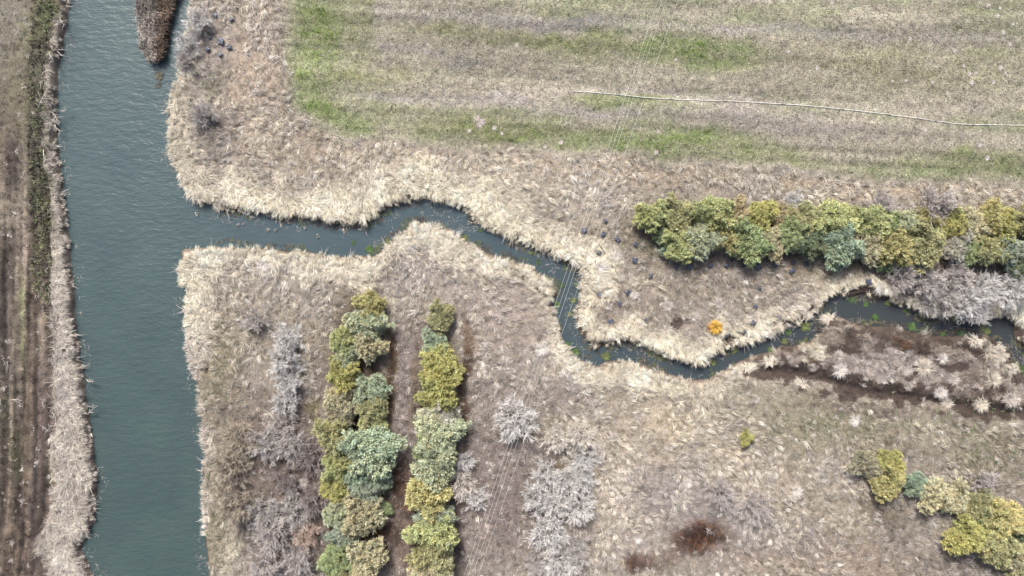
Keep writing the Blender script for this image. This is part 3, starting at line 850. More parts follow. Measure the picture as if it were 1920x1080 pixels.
# weeds on the track side and green patches in the rough
x, y = scatter(0.30, -54, -40, -31.5, 31.5)
q = zones(x, y)
px, py = q['px'], q['py']
strip = np.exp(-((px - np.interp(py, [0, 200, 500, 700], [88, 80, 86, 88])) / 25) ** 2) * (1 - sstep(480, 640, py))
dens = np.clip(.22 + strip * .9 * np.where(fbm(x * .7, y * .7, 97, 3) < .52, .25, .9), 0, .95) * (q['track'] > .5)
k = rng.random(len(x)) < dens
x, y = x[k], y[k]; strip = strip[k]; colw = q['col'][k].copy()
r = rng.random(len(x))
greenp = (strip > .35) & (r < .42)
colw[greenp] = np.array([116., 124, 78]) * rng.uniform(.75, 1.2, (greenp.sum(), 1))
dk = (strip > .35) & (r > .7)
colw[dk] = np.array([88., 74, 66])
lt = (strip < .3) & (r < .07)
colw[lt] = np.array([168., 154, 140])
wd_ = tufts(x, y, height(x, y), 9, np.where(strip > .3, .38, .2), np.where(strip > .3, .34, .08), .06, rng.uniform(0, 6.28, len(x)), .1, alb(colw, 1.05), basew=.17, colvar=.25)
x, y = scatter(0.34)
q = zones(x, y)
gch = (q['col'][:, 1] - q['col'][:, 2])
px, py = q['px'], q['py']
patch = np.maximum.reduce([np.exp(-(((px - a_) / ra) ** 2 + ((py - b_) / rb) ** 2)) for a_, b_, ra, rb in
                           ((1560, 800, 150, 40), (1850, 850, 80, 36), (1780, 800, 90, 40), (1010, 680, 30, 50), (395, 150, 20, 20), (400, 170, 20, 30), (390, 910, 12, 120), (410, 690, 20, 60), (1230, 470, 40, 20))])
k = (rng.random(len(x)) < patch * .55 * (fbm(x * .9, y * .9, 51, 2) > .47)) & (q['d'] > .4)
x, y = x[k], y[k]
cg = np.tile([126., 140, 92], (len(x), 1)) * rng.uniform(.8, 1.15, (len(x), 1))
gp = tufts(x, y, height(x, y), 8, .24, .16, .055, rng.uniform(0, 6.28, len(x)), .1, alb(cg), basew=.15, colvar=.2)
x, y = scatter(0.26)
q = zones(x, y)
sat_ = q['col'][:, 0] - q['col'][:, 2]
k = (q['col'].mean(1) < 112) & (sat_ > 27) & (q['track'] < .3) & (q['meadow'] < .3) & (q['d'] > .5) & (rng.random(len(x)) < .6)
x, y = x[k], y[k]
cr2 = q['col'][k] * .8
rr_ = rng.random(len(x))[:, None]
cr2 = np.where(rr_ < .3, np.array([124., 80, 52]), np.where(rr_ < .37, np.array([150., 136, 128]), cr2))
rs = tufts(x, y, height(x, y), 10, rng.uniform(.35, .75, len(x)), .3, .026, flow(x, y), .85, alb(cr2), basew=.15, colvar=.3)
stuff('rusty_stalks', [rs], M_grass, 'rust-brown dead stalks in the dark patches and along the shrub columns', 'dead stalks')
x, y = scatter(0.20)
q = zones(x, y)
e_ = fbm(x * .55, y * .55, 88, 3)
k = (q['d'] > -.45) & (q['d'] < .25) & (q['px'] > 400) & (e_ > .50) & (rng.random(len(x)) < .75)
x, y = x[k], y[k]
pk = fbm(x * .8, y * .8, 89, 2)[:, None] + rng.normal(0, .08, (len(x), 1))
cl = np.where(pk > .55, np.array([118., 128, 74]), np.where(pk > .42, np.array([126., 112, 88]), np.array([96., 84, 74])))
lt_ = tufts(x, y, np.full(len(x), WZ + .04), 9, .24, .08, .028, rng.uniform(0, 6.28, len(x)), .3, alb(cl), basew=.12, colvar=.25)
x, y = scatter(0.30)
d_ = water_dist(x, y)
k = (d_ > -.9) & (d_ < .1) & (fbm(x * .5, y * .5, 87, 2) > .56) & (rng.random(len(x)) < .35)
x, y = x[k], y[k]
sk = tufts(x, y, np.full(len(x), WZ + .02), 3, .5, .05, .022, rng.uniform(0, 6.28, len(x)), .2, alb(np.tile([176., 168, 160], (len(x), 1))), basew=.2, colvar=.2)
stuff('waterline_litter', [lt_, sk], M_weed, 'dull green scum and broken stems along the waterline', 'litter')
stuff('green_weeds', [wd_, gp], M_weed, 'green and brown weeds along the track and in the rough', 'weeds')


# ------------------------------------------------------------------ evergreen shrubs
def crown_mesh(seed):
    r = np.random.default_rng(seed)
    parts = []
    nl = 230
    # branch tips spread over a lumpy dome of radius 1
    i = np.arange(nl) + .5
    zc = 1 - i / nl * 1.15
    ph = i * 2.39996 + r.normal(0, .25, nl)
    rr = np.sqrt(np.maximum(1 - zc ** 2, 0))
    ang3 = r.uniform(0, 6.28, 4); amp = r.uniform(.06, .17, 4)
    lump = 1 + sum(amp[j] * np.cos((j + 2) * ph + ang3[j]) for j in range(4)) * (rr > .3)
    rad = lump * r.uniform(.80, 1.04, nl)
    cen = np.stack([np.cos(ph) * rr * rad, np.sin(ph) * rr * rad, .62 + zc * .78 * rad], 1)
    out = np.stack([np.cos(ph) * rr, np.sin(ph) * rr, zc * .9 + .25], 1)
    out /= np.linalg.norm(out, axis=1, keepdims=True)
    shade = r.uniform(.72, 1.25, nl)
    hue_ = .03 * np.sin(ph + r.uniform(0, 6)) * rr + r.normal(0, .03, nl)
    for (ctr, o_, nb, spread, size, sh) in ((cen, out, 48, .055, .115, shade), (cen * [[.72, .72, .84]] + [[0, 0, 0]], out, 12, .14, .18, shade * .72)):  # inner layer: dead foliage, also darkened to paint shade into the gaps
        idx = np.repeat(np.arange(nl), nb); m_ = len(idx)
        dv = o_[idx] * .75 + r.normal(0, .62, (m_, 3)); dv[:, 2] += .12
        dv /= np.linalg.norm(dv, axis=1, keepdims=True)
        st_ = ctr[idx] + r.normal(0, spread, (m_, 3)) * .8 - o_[idx] * .10
        ln = size * r.uniform(.55, 1.15, m_)[:, None]
        p0 = st_; p2 = st_ + dv * ln
        bend = r.normal(0, .03, (m_, 3)); bend[:, 2] += .03
        p1 = st_ + dv * ln * .5 + bend
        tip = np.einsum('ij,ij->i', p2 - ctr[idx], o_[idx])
        cc = sh[idx] * r.uniform(.78, 1.2, m_) * np.clip(.88 + tip * 2.6, .55, 1.4)  # paler new growth at tips, exaggerated to paint light and shade into clumps
        warm = r.normal(0, .05, m_) + hue_[idx]
        c3 = np.stack([cc * (1 + warm), cc, cc * (1 - warm)], 1)
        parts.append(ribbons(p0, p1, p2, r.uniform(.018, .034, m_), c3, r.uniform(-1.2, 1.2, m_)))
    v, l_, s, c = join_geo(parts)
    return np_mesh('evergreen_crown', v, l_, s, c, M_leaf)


def shrub_trunk_mesh(seed):
    r = random.Random(seed)
    parts = [tube_geo([(0, 0, -.12), (.02, .01, .35), (.03, -.02, .95)], [.075, .06, .03], (.1, .08, .06))]
    for k in range(9):
        a = k * 2.4 + r.uniform(-.3, .3); z0 = r.uniform(.08, .6); L = r.uniform(.45, .75)
        parts.append(tube_geo([(0, 0, z0), (math.cos(a) * L * .5, math.sin(a) * L * .5, z0 + .12), (math.cos(a) * L, math.sin(a) * L, z0 + r.uniform(.2, .5))],
                              [.035, .024, .01], (.1, .08, .06), 5))
    v, l_, s, c = join_geo(parts)
    return np_mesh('shrub_trunk', v, l_, s, c, M_trunk, True)


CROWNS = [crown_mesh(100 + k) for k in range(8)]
TRUNKS = [shrub_trunk_mesh(200 + k) for k in range(3)]
TONE = dict(yel=(166, 158, 70), gold=(168, 153, 82), olive=(150, 144, 88), green=(124, 140, 82), lime=(160, 164, 92), sage=(160, 166, 128), mint=(148, 166, 132),
            teal=(118, 142, 118), tan=(172, 158, 118), brown=(142, 130, 106), dark=(88, 104, 72), orange=(166, 140, 98), grey=(168, 160, 150), blue=(130, 143, 124))
TONEWORD = dict(yel='yellow-green', gold='golden yellow', olive='olive', green='mid green', lime='light yellow-green', sage='pale sage green', mint='pale mint green',
                teal='blue-green', tan='tan-tinged', brown='brownish grey', dark='dark green', orange='orange-brown', grey='grey', blue='blue-grey')

# px, py (crown centre), radius px, tone, label
LEFTCOL = [
    (692, 574, 28, 'gold', 'golden yellow round shrub at the top end of the left planted column'),
    (686, 609, 35, 'sage', 'pale sage shrub just below the golden one topping the left column'),
    (643, 641, 28, 'lime', 'light yellow-green shrub on the outer side, high in the left column'),
    (688, 646, 30, 'tan', 'tan-grey shrub beside the light green one high in the left column'),
    (648, 672, 25, 'sage', 'small sage shrub under the light green one, upper left column'),
    (643, 705, 31, 'yel', 'bright yellow-green shrub left of the mint one in the left column'),
    (693, 732, 30, 'mint', 'pale mint shrub on the inner side of the left column'),
    (636, 746, 28, 'tan', 'tan-green shrub left of and below the mint one'),
    (639, 780, 25, 'brown', 'brownish grey shrub with dying foliage in the left column'),
    (697, 766, 28, 'olive', 'olive shrub right of the dying brownish one in the left column'),
    (698, 798, 28, 'lime', 'light yellow-green shrub directly above the big blue-green one'),
    (625, 818, 35, 'olive', 'broad olive shrub bulging out left, above the big blue-green one'),
    (694, 848, 47, 'mint', 'biggest shrub of the left column, pale blue-green and wide'),
    (628, 876, 25, 'lime', 'small yellowish green shrub at the left foot of the biggest one'),
    (664, 896, 24, 'teal', 'small blue-green shrub just below the biggest one'),
    (704, 893, 28, 'teal', 'blue-green shrub tucked at the lower right of the biggest one'),
    (625, 920, 28, 'yel', 'vivid yellow shrub on the outer left side, lower left column'),
    (688, 920, 28, 'blue', 'grey-teal shrub right of the vivid yellow one'),
    (630, 967, 24, 'sage', 'small sage shrub directly below the vivid yellow one'),
    (680, 970, 37, 'tan', 'large round tan-olive shrub, lower left column'),
    (720, 955, 15, 'green', 'tiny green shrub poking out right of the round tan-olive one'),
    (641, 1006, 26, 'blue', 'blue-grey shrub below the round tan-olive one'),
    (632, 1052, 30, 'green', 'mid green shrub at the bottom edge, outer side of the left column'),
    (686, 1053, 36, 'tan', 'large tan shrub at the bottom edge, inner side of the left column'),
    (640, 1098, 30, 'olive', 'olive shrub cut by the bottom edge below the left column')]
MIDCOL = [
    (826, 594, 27, 'olive', 'round olive shrub standing alone above the middle column'),
    (814, 646, 25, 'mint', 'pale mint shrub topping the middle column'),
    (825, 685, 34, 'yel', 'yellow-green shrub under the mint one topping the middle column'),
    (826, 722, 36, 'yel', 'broad yellow-green shrub, third down the middle column'),
    (818, 750, 31, 'yel', 'bright yellow low shrub above the half-dead grey one'),
    (826, 780, 32, 'grey', 'half-dead grey shrub in the middle column'),
    (822, 813, 42, 'sage', 'large sage green shrub below the half-dead grey one'),
    (808, 845, 30, 'green', 'mid green shrub squeezed between two sage ones, middle column'),
    (813, 874, 40, 'sage', 'large pale sage shrub right above the domed yellow one'),
    (803, 931, 37, 'gold', 'domed golden shrub with a cleft, lower middle column'),
    (812, 970, 32, 'blue', 'blue-grey shrub just below the domed golden one'),
    (811, 1000, 41, 'lime', 'large light green shrub, lower middle column'),
    (813, 1038, 36, 'olive', 'olive shrub under the large light green one'),
    (812, 1068, 38, 'tan', 'tan-yellow shrub at the bottom edge of the middle column'),
    (812, 1110, 36, 'olive', 'olive shrub beyond the bottom edge of the middle column')]
HEDGE = [
    (1223, 405, 29, 'lime', 'light yellow-green shrub at the left tip of the hedge'),
    (1270, 403, 31, 'olive', 'grey-olive shrub second from the left tip of the hedge'),
    (1245, 440, 19, 'dark', 'small dark green shrub under the left tip of the hedge'),
    (1256, 466, 17, 'teal', 'small blue-green shrub at the lower left foot of the hedge'),
    (1340, 400, 35, 'lime', 'large light yellow-green shrub, upper row, left part of the hedge'),
    (1302, 410, 18, 'green', 'small green shrub between two upper ones, left part of the hedge'),
    (1383, 398, 24, 'orange', 'orange-brown shrub in the upper row of the hedge, left part'),
    (1432, 403, 29, 'yel', 'yellow shrub between the two orange-brown ones in the hedge'),
    (1472, 407, 23, 'orange', 'orange-brown shrub nearer the hedge middle'),
    (1273, 458, 29, 'lime', 'light green shrub leftmost of the lower hedge row'),
    (1314, 451, 33, 'sage', 'sage shrub second in the lower hedge row'),
    (1365, 448, 26, 'gold', 'golden shrub in the lower hedge row, left half'),
    (1409, 453, 37, 'green', 'big mid green shrub in the lower hedge row, left half'),
    (1447, 456, 27, 'tan', 'tan-green shrub just left of the gap under the hedge'),
    (1488, 436, 29, 'green', 'mid green shrub above the bare gap in the lower hedge row'),
    (1493, 408, 22, 'olive', 'small olive shrub in the upper row above the gap'),
    (1521, 411, 28, 'olive', 'olive shrub in the upper row just right of the gap'),
    (1573, 413, 35, 'lime', 'large yellowish green shrub, upper row, hedge middle'),
    (1638, 415, 33, 'lime', 'vivid yellow-green shrub, upper row, right of the hedge middle'),
    (1672, 422, 22, 'green', 'small green shrub right of the vivid yellow-green one'),
    (1704, 418, 25, 'sage', 'pale sage shrub in the upper row below a lilac bare bush'),
    (1737, 410, 20, 'gold', 'small golden shrub left under the round lilac bare bush'),
    (1740, 432, 20, 'dark', 'dark low shrub in the hedge under the round lilac bare bush'),
    (1791, 420, 28, 'yel', 'yellow-green shrub right of the round lilac bare bush'),
    (1829, 420, 29, 'tan', 'pale tan shrub, upper row, right part of the hedge'),
    (1861, 405, 26, 'gold', 'golden shrub rising highest at the right part of the hedge'),
    (1890, 423, 33, 'yel', 'yellow-olive shrub at the right edge, upper hedge row'),
    (1930, 415, 30, 'olive', 'olive shrub cut by the right edge, upper hedge row'),
    (1520, 458, 29, 'dark', 'dark green shrub in the lower row right of the gap'),
    (1582, 462, 37, 'teal', 'large blue-green shrub in the lower hedge row'),
    (1634, 462, 29, 'tan', 'tan-green shrub right of the large blue-green one'),
    (1660, 490, 20, 'dark', 'dark small shrub at the lower foot of the golden one'),
    (1683, 465, 34, 'gold', 'large golden olive shrub in the lower hedge row, right half'),
    (1739, 460, 41, 'olive', 'widest olive shrub in the lower hedge row'),
    (1798, 462, 25, 'grey', 'grey half-dead shrub in the lower hedge row'),
    (1819, 472, 27, 'green', 'mid green shrub right of the grey half-dead one'),
    (1854, 471, 28, 'olive', 'olive-brown shrub, lower row, near the right edge'),
    (1897, 471, 29, 'blue', 'blue-grey shrub at the right edge, lower hedge row'),
    (1914, 495, 24, 'dark', 'dark green shrub at the right edge under the blue-grey one')]
CORNER = [
    (1628, 873, 25, 'brown', 'brownish grey shrub beside the two yellow ones, lower right'),
    (1672, 869, 25, 'yel', 'yellow-green shrub, upper of the touching yellow pair, lower right'),
    (1668, 905, 28, 'gold', 'golden shrub, lower of the touching yellow pair, lower right'),
    (1721, 911, 24, 'teal', 'blue-green shrub right of the touching yellow pair'),
    (1760, 931, 28, 'tan', 'tan-green shrub right of the blue-green one, lower right line'),
    (1798, 938, 28, 'tan', 'tan shrub in the middle of the lower right line'),
    (1836, 950, 27, 'olive', 'olive shrub under the lilac twiggy bush, lower right line'),
    (1853, 975, 24, 'green', 'small green shrub left of the golden one near the corner'),
    (1815, 1008, 34, 'yel', 'large yellow-green shrub on the lower side near the corner'),
    (1885, 978, 34, 'gold', 'large golden shrub near the lower right corner'),
    (1872, 1030, 35, 'olive', 'large olive shrub under the golden one near the corner'),
    (1909, 1050, 30, 'tan', 'tan shrub in the very lower right corner'),
    (1920, 1008, 22, 'dark', 'dark green shrub at the right edge near the corner'),
    (1950, 1080, 34, 'olive', 'olive shrub beyond the lower right corner')]
LONE = [(1401, 823, 14, 'yel', 'tiny round yellow-green shrub alone in the straw grass')]
nshrub = 0


def shrub(px, py, rpx, tone, label, group):
    global nshrub
    r = rpx * S * 1.06
    zt = r * .9
    x_, y_ = P3(px, py, zt)
    root = empty('evergreen_shrub', (x_, y_, 0))
    root.location.z = float(height(np.array([x_]), np.array([y_]))[0])
    tag(root, label, 'shrub', group)
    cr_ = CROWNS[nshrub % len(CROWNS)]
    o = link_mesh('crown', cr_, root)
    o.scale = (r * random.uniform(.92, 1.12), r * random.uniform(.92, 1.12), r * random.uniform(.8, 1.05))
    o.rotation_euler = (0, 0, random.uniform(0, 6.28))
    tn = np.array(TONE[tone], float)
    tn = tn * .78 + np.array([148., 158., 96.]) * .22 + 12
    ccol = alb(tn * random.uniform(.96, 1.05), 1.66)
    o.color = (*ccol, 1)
    t = link_mesh('trunk', TRUNKS[nshrub % 3], root)
    t.scale = (r, r, r)
    nshrub += 1


for rows, grp in ((LEFTCOL, 'evergreen shrubs planted in the left column'), (MIDCOL, 'evergreen shrubs planted in the middle column'),
                  (HEDGE, 'evergreen shrubs forming the hedge'), (CORNER, 'evergreen shrubs in the lower right line'), (LONE, None)):
    for row in rows: shrub(*row, grp)


# ------------------------------------------------------------------ bare twiggy bushes
def twig_mesh(seed):
    r = np.random.default_rng(seed)
    ns = 20
    az = np.arange(ns) * 2.4 + r.normal(0, .3, ns); el = r.uniform(.35, 1.35, ns)
    L = r.uniform(.7, 1.05, ns)
    d0 = np.stack([np.cos(az) * np.cos(el), np.sin(az) * np.cos(el), np.sin(el)], 1)
    p0 = r.normal(0, .05, (ns, 3)); p0[:, 2] = -.05
    p2 = p0 + d0 * L[:, None]; p1 = (p0 + p2) / 2 + r.normal(0, .04, (ns, 3)) + [0, 0, .05]
    lv = [ribbons(p0, p1, p2, .05, np.full((ns, 3), .8), r.uniform(-1, 1, ns))]

    def grow(a, b_, dirs, n_, lo, hi, jit, w, c):
        m_ = len(a) * n_
        idx = np.repeat(np.arange(len(a)), n_)
        t = r.uniform(.35, 1, m_)[:, None]
        s_ = a[idx] * (1 - t) + b_[idx] * t
        dv = dirs[idx] + r.normal(0, jit, (m_, 3)); dv[:, 2] += .15
        dv /= np.linalg.norm(dv, axis=1, keepdims=True)
        e = s_ + dv * r.uniform(lo, hi, m_)[:, None]
        md_ = (s_ + e) / 2 + r.normal(0, .02, (m_, 3))
        cc = np.tile(c * r.uniform(.75, 1.2, (m_, 1)), (1, 3))
        lv.append(ribbons(s_, md_, e, w, cc, r.uniform(-1.2, 1.2, m_)))
        return s_, e, dv

    a1, b1_, d1 = grow(p0, p2, d0, 12, .25, .5, .5, .024, .72)
    a2, b2_, d2 = grow(a1, b1_, d1, 10, .14, .32, .5, .014, 1.12)
    v, l_, s, c = join_geo(lv[:1]); stems = np_mesh('bush_stems', v, l_, s, c, M_twig)
    v, l_, s, c = join_geo(lv[1:]); tw = np_mesh('bush_twigs', v, l_, s, c, M_twig)
    return stems, tw


TWIGS = [twig_mesh(300 + k) for k in range(5)]
BTONE = dict(white=(198, 193, 188), ice=(192, 188, 184), lilac=(174, 164, 158), cream=(204, 194, 180), ash=(174, 166, 160), dusk=(140, 126, 122), peach=(188, 160, 142), hay=(160, 146, 126))
BARE = [
    (540, 636, 28, 'ice', 'ice-grey bare bush at the top of the grey line left of the shrub columns'),
    (530, 672, 29, 'ice', 'ice-grey bare bush second from the top of the grey line'),
    (542, 714, 29, 'ice', 'ice-grey bare bush third from the top of the grey line'),
    (533, 756, 27, 'ice', 'ice-grey bare bush fourth from the top of the grey line'),
    (500, 830, 32, 'ash', 'ash-grey bare bush on the left of a brown gap in the grey line'),
    (542, 836, 32, 'ash', 'ash-grey bare bush on the right of a brown gap in the grey line'),
    (530, 800, 24, 'lilac', 'small lilac bare bush just above the brown gap'),
    (537, 905, 24, 'dusk', 'dusky bare bush in the brown gap of the grey line'),
    (485, 960, 30, 'ash', 'ash-grey bare bush low on the left of the grey line'),
    (545, 955, 34, 'ash', 'broad ash-grey bare bush low in the grey line'),
    (508, 1000, 36, 'lilac', 'broad lilac bare bush low in the grey line'),
    (576, 1004, 24, 'peach', 'peach-tinted bare bush beside the left shrub column'),
    (555, 1046, 34, 'lilac', 'lilac bare bush at the bottom edge, right side of the grey line'),
    (498, 1058, 32, 'lilac', 'lilac bare bush at the bottom edge, left side of the grey line'),
    (448, 830, 34, 'hay', 'hay-coloured twiggy bush above two others by the river'),
    (430, 880, 36, 'hay', 'hay-coloured twiggy bush between two others by the river'),
    (440, 950, 36, 'hay', 'hay-coloured twiggy bush below two others by the river'),
    (582, 860, 30, 'dusk', 'dusky brown bare bush left of the biggest evergreen'),
    (590, 940, 30, 'dusk', 'dusky brown bare bush left of the vivid yellow evergreen'),
    (965, 792, 38, 'white', 'whitish bare bush alone right of the middle column'),
    (1048, 826, 28, 'cream', 'cream bare bush at the top of the pale clump'),
    (1088, 818, 26, 'cream', 'second cream bare bush, right top of the pale clump'),
    (1096, 862, 25, 'ice', 'ice-grey bare bush on the upper right of the pale clump'),
    (1022, 898, 32, 'white', 'whitish bare bush on the left of the pale clump'),
    (1060, 908, 30, 'white', 'whitish bare bush in the middle of the pale clump'),
    (1094, 902, 26, 'ice', 'ice-grey bare bush on the middle right of the pale clump'),
    (1000, 932, 24, 'ice', 'ice-grey bare bush on the left tip of the pale clump'),
    (1036, 950, 32, 'white', 'whitish bare bush in the lower middle of the pale clump'),
    (1088, 952, 32, 'white', 'broad whitish bare bush, right of the lower middle of the clump'),
    (1032, 1004, 34, 'ice', 'ice-grey bare bush low in the pale clump'),
    (1078, 1030, 30, 'ash', 'ash-grey bare bush low on the right of the pale clump'),
    (1048, 1062, 34, 'white', 'whitish bare bush at the bottom edge of the pale clump'),
    (1006, 1058, 24, 'ash', 'ash-grey bare bush at the bottom edge, left of the clump'),
    (874, 866, 19, 'ice', 'small ice-grey bush touching the middle column on its right'),
    (862, 912, 28, 'cream', 'cream bare bush touching the domed golden evergreen'),
    (893, 936, 22, 'white', 'small white bush lowest of three beside the middle column'),
    (1690, 522, 28, 'lilac', 'lilac bare bush leftmost of the thicket under the hedge'),
    (1738, 528, 36, 'ash', 'ash-grey bare bush second in the thicket under the hedge'),
    (1795, 520, 30, 'lilac', 'lilac bare bush close under the olive hedge shrubs'),
    (1772, 560, 34, 'ash', 'ash-grey bare bush in the middle of the thicket by the stream'),
    (1814, 566, 34, 'ice', 'ice-grey bare bush on the stream side of the thicket'),
    (1846, 545, 34, 'ice', 'ice-grey bare bush right of the thicket middle'),
    (1836, 588, 24, 'ice', 'small ice-grey bush leaning over the stream'),
    (1905, 545, 36, 'ice', 'broad ice-grey bush at the right edge by the thicket'),
    (1490, 382, 22, 'ice', 'small ice-grey bush on the upper side of the hedge, left'),
    (1655, 384, 27, 'lilac', 'lilac bare bush on the upper side of the hedge, middle'),
    (1757, 388, 36, 'lilac', 'large round lilac bare bush on the upper side of the hedge'),
    (1845, 900, 23, 'lilac', 'small lilac twiggy bush above the lower right line'),
    (372, 40, 26, 'white', 'ash-grey bare bush on the river bank right of the islet'),
    (352, 82, 22, 'ice', 'ash-grey bare bush overhanging the river below the islet top'),
    (346, 112, 20, 'lilac', 'lilac bare bush overhanging the river beside the islet tip'),
    (380, 215, 24, 'ash', 'ash-grey bush on the right bank below the dark plastic pieces'),
    (478, 600, 24, 'lilac', 'lilac bush in the straw between river and grey line'),
    (1352, 925, 28, 'lilac', 'lilac-grey twiggy bush above the dark red-brown patch'),
    (1420, 955, 30, 'lilac', 'lilac-grey twiggy bush right of the dark red-brown patch')]
nb_ = 0
for (px, py, rpx, tone, label) in BARE:
    r = rpx * S * 1.08
    r *= 1.06
    x_, y_ = P3(px, py, r * .55)
    z_ = float(height(np.array([x_]), np.array([y_]))[0])
    root = empty('bare_bush', (x_, y_, max(z_, -.2)))
    tag(root, label, 'bare bush', 'leafless twiggy bushes')
    st_, tw_ = TWIGS[nb_ % 5]
    ro = random.uniform(0, 6.28)
    for nm, me in (('stems', st_), ('twigs', tw_)):
        o = link_mesh(nm, me, root)
        o.scale = (r, r, r * .95); o.rotation_euler = (0, 0, ro)
        o.color = (*alb(np.array(BTONE[tone]), 1.30 if nm == 'twigs' else .45), 1)
    nb_ += 1


# ------------------------------------------------------------------ single tussocks, weed clumps, hummocks
def tuft_mesh(name, seed, nb, hgt, comb, w, mat, flop=1.0):
    r_ = np.random.default_rng(seed)
    n_ = nb
    az = np.where(r_.random(n_) < comb, r_.normal(0, .5, n_), r_.uniform(0, 6.28, n_))
    L = r_.uniform(.45, 1.05, n_); hh = hgt * r_.uniform(.5, 1.2, n_)
    r0 = r_.random(n_) * .25; a0 = r_.uniform(0, 6.28, n_)
    p0 = np.stack([np.cos(a0) * r0, np.sin(a0) * r0, np.full(n_, -.05)], 1)
    p1 = p0 + np.stack([np.cos(az) * L * .45, np.sin(az) * L * .45, hh], 1)
    p2 = p0 + np.stack([np.cos(az) * L, np.sin(az) * L, hh * r_.uniform(.3, 1, n_) * flop], 1)
    c3 = np.tile(r_.uniform(.72, 1.2, (n_, 1)), (1, 3))
    v, l_, s, c = ribbons(p0, p1, p2, w * r_.uniform(.6, 1.3, n_), c3, r_.normal(0, .4, n_))
    return np_mesh(name, v, l_, s, c, mat)


TUS = [tuft_mesh('tussock_blades', 400 + k, 330, .5, .25 if k < 2 else .6, .032, M_twig) for k in range(4)]
WEED = [tuft_mesh('weed_leaves', 420 + k, 170, .30, 0, .075, M_leaf) for k in range(3)]
DOT = [tuft_mesh('seed_tuft_blades', 460 + k, 110, .45, 0, .09, M_twig) for k in range(2)]
HUM = [tuft_mesh('hummock_blades', 440 + k, 200, .35, .75, .06, M_twig, .6) for k in range(3)]


def single(name, mesh, px, py, rpx, tone, gain, label, cat, group=None, z=None, sx=1.0, rot=None, hs=1.0):
    r = rpx * S
    x_, y_ = P3(px, py, 0)
    zz_ = float(height(np.array([x_]), np.array([y_]))[0]) if z is None else z
    if z is not None: x_, y_ = P3(px, py, z)
    o = link_mesh(name, mesh, None, (x_, y_, zz_))
    o.scale = (r * sx, r, r * hs)
    o.rotation_euler = (0, 0, random.uniform(0, 6.28) if rot is None else rot)
    o.color = (*alb(np.array(tone), gain), 1)
    return tag(o, label, cat, group)


for k, (px, py, r, tn, lb) in enumerate(TUSSOCKS):
    single('grass_tussock', TUS[k % 4], px, py, r, tn, 1.1, lb, 'tussock', 'single pale grass tussocks')

GREEN = (104, 150, 60); DKG = (84, 122, 62); LMG = (138, 152, 74)
WEEDS = [
    (693, 467, 10, GREEN, 'bright green weed in the widening left part of the stream'), (727, 452, 8, LMG, 'yellowish weed on the left flank of the stream hump'),
    (663, 455, 6, DKG, 'faint weed in mid stream left of the bright green one'),
    (1053, 535, 8, DKG, 'dark weed on the left bank by the wires over the stream'), (1045, 572, 9, GREEN, 'green weed in the bay of the left bank under the wires'),
    (1075, 563, 8, LMG, 'yellowish weed on the right bank under the wires'), (1068, 589, 7, LMG, 'small yellowish weed at the narrow part below the wires'), (1080, 533, 6, DKG, 'dark weed on the right bank near the upper bend'),
    (1064, 647, 8, GREEN, 'green weed, upper of two at the sharp lower bend'), (1080, 660, 10, GREEN, 'green weed, lower of two at the sharp lower bend'), (1009, 491, 7, DKG, 'dark weed floating before the bend'), (995, 474, 5, LMG, 'tiny weed at the upper bank before the bend'),
    (887, 415, 6, DKG, 'dark weed on the upper bank right of the hump'), (872, 446, 8, LMG, 'yellowish weed on the right flank of the hump'), (900, 432, 6, DKG, 'small dark weed along the upper bank beyond the hump'),
    (1136, 668, 11, LMG, 'olive weed on the lower bank right of the sharp bend'),
    (1640, 595, 9, GREEN, 'vivid green weed at the upper edge of the island'), (1709, 613, 11, GREEN, 'large vivid green weed right along the island edge'), (1623, 571, 7, GREEN, 'green weed under the upper bank opposite the island'),
    (1664, 569, 8, LMG, 'yellowish weed under the upper bank by the mud patch'), (1550, 592, 7, LMG, 'yellowish weed at the tip of the island mat'), (1767, 627, 7, GREEN, 'green weed on the lower bank right of the island'), (1789, 596, 10, LMG, 'olive weed under the thicket'),
    (1801, 625, 11, DKG, 'dark weed on the lower bank under the thicket'), (1851, 621, 9, LMG, 'yellow-green weed on the point near the right edge'), (1915, 689, 7, DKG, 'dark weed at the right edge of the stream'), (1596, 562, 9, DKG, 'dark weed at the top of the island bend'),
    (1697, 583, 6, DKG, 'dark weed on the upper bank opposite the large vivid one'), (1478, 623, 8, GREEN, 'green weed below the pale straw dome'), (1510, 612, 13, LMG, 'broad yellow-green weed right below the straw dome'), (1337, 680, 8, LMG, 'yellow-green weed left of the last stream narrows'),
    (1377, 656, 10, LMG, 'olive weed along the upper bank below the orange bush'), (1443, 655, 6, GREEN, 'small green weed on the lower bank left of the island'), (1470, 640, 8, LMG, 'yellowish weed on the straw mat left of the island'), (1533, 577, 6, LMG, 'small yellowish weed at the upper bank by the straw dome'),
    (299, 143, 11, (128, 122, 96), 'drowned brown weed below the tip of the islet'), (297, 160, 8, (116, 112, 104), 'fainter drowned weed further below the islet tip')]
for k, (px, py, r, tn, lb) in enumerate(WEEDS):
    single('water_weed', WEED[k % 3], px, py, r * .85, tn, .72, lb, 'water weed', 'weed clumps in the water', z=WZ + .01, sx=1.25, hs=.8 if r > 6 else .5)

for k, (px, py, r, tn, rot, sx, lb) in enumerate(HUMMOCKS):
    single('straw_hummock', HUM[k % 3], px, py, r, tn, 1.08, lb, 'hummock', 'straw mats and hummocks by the stream', sx=sx, rot=rot + 3.14 * (k % 2), hs=.8)

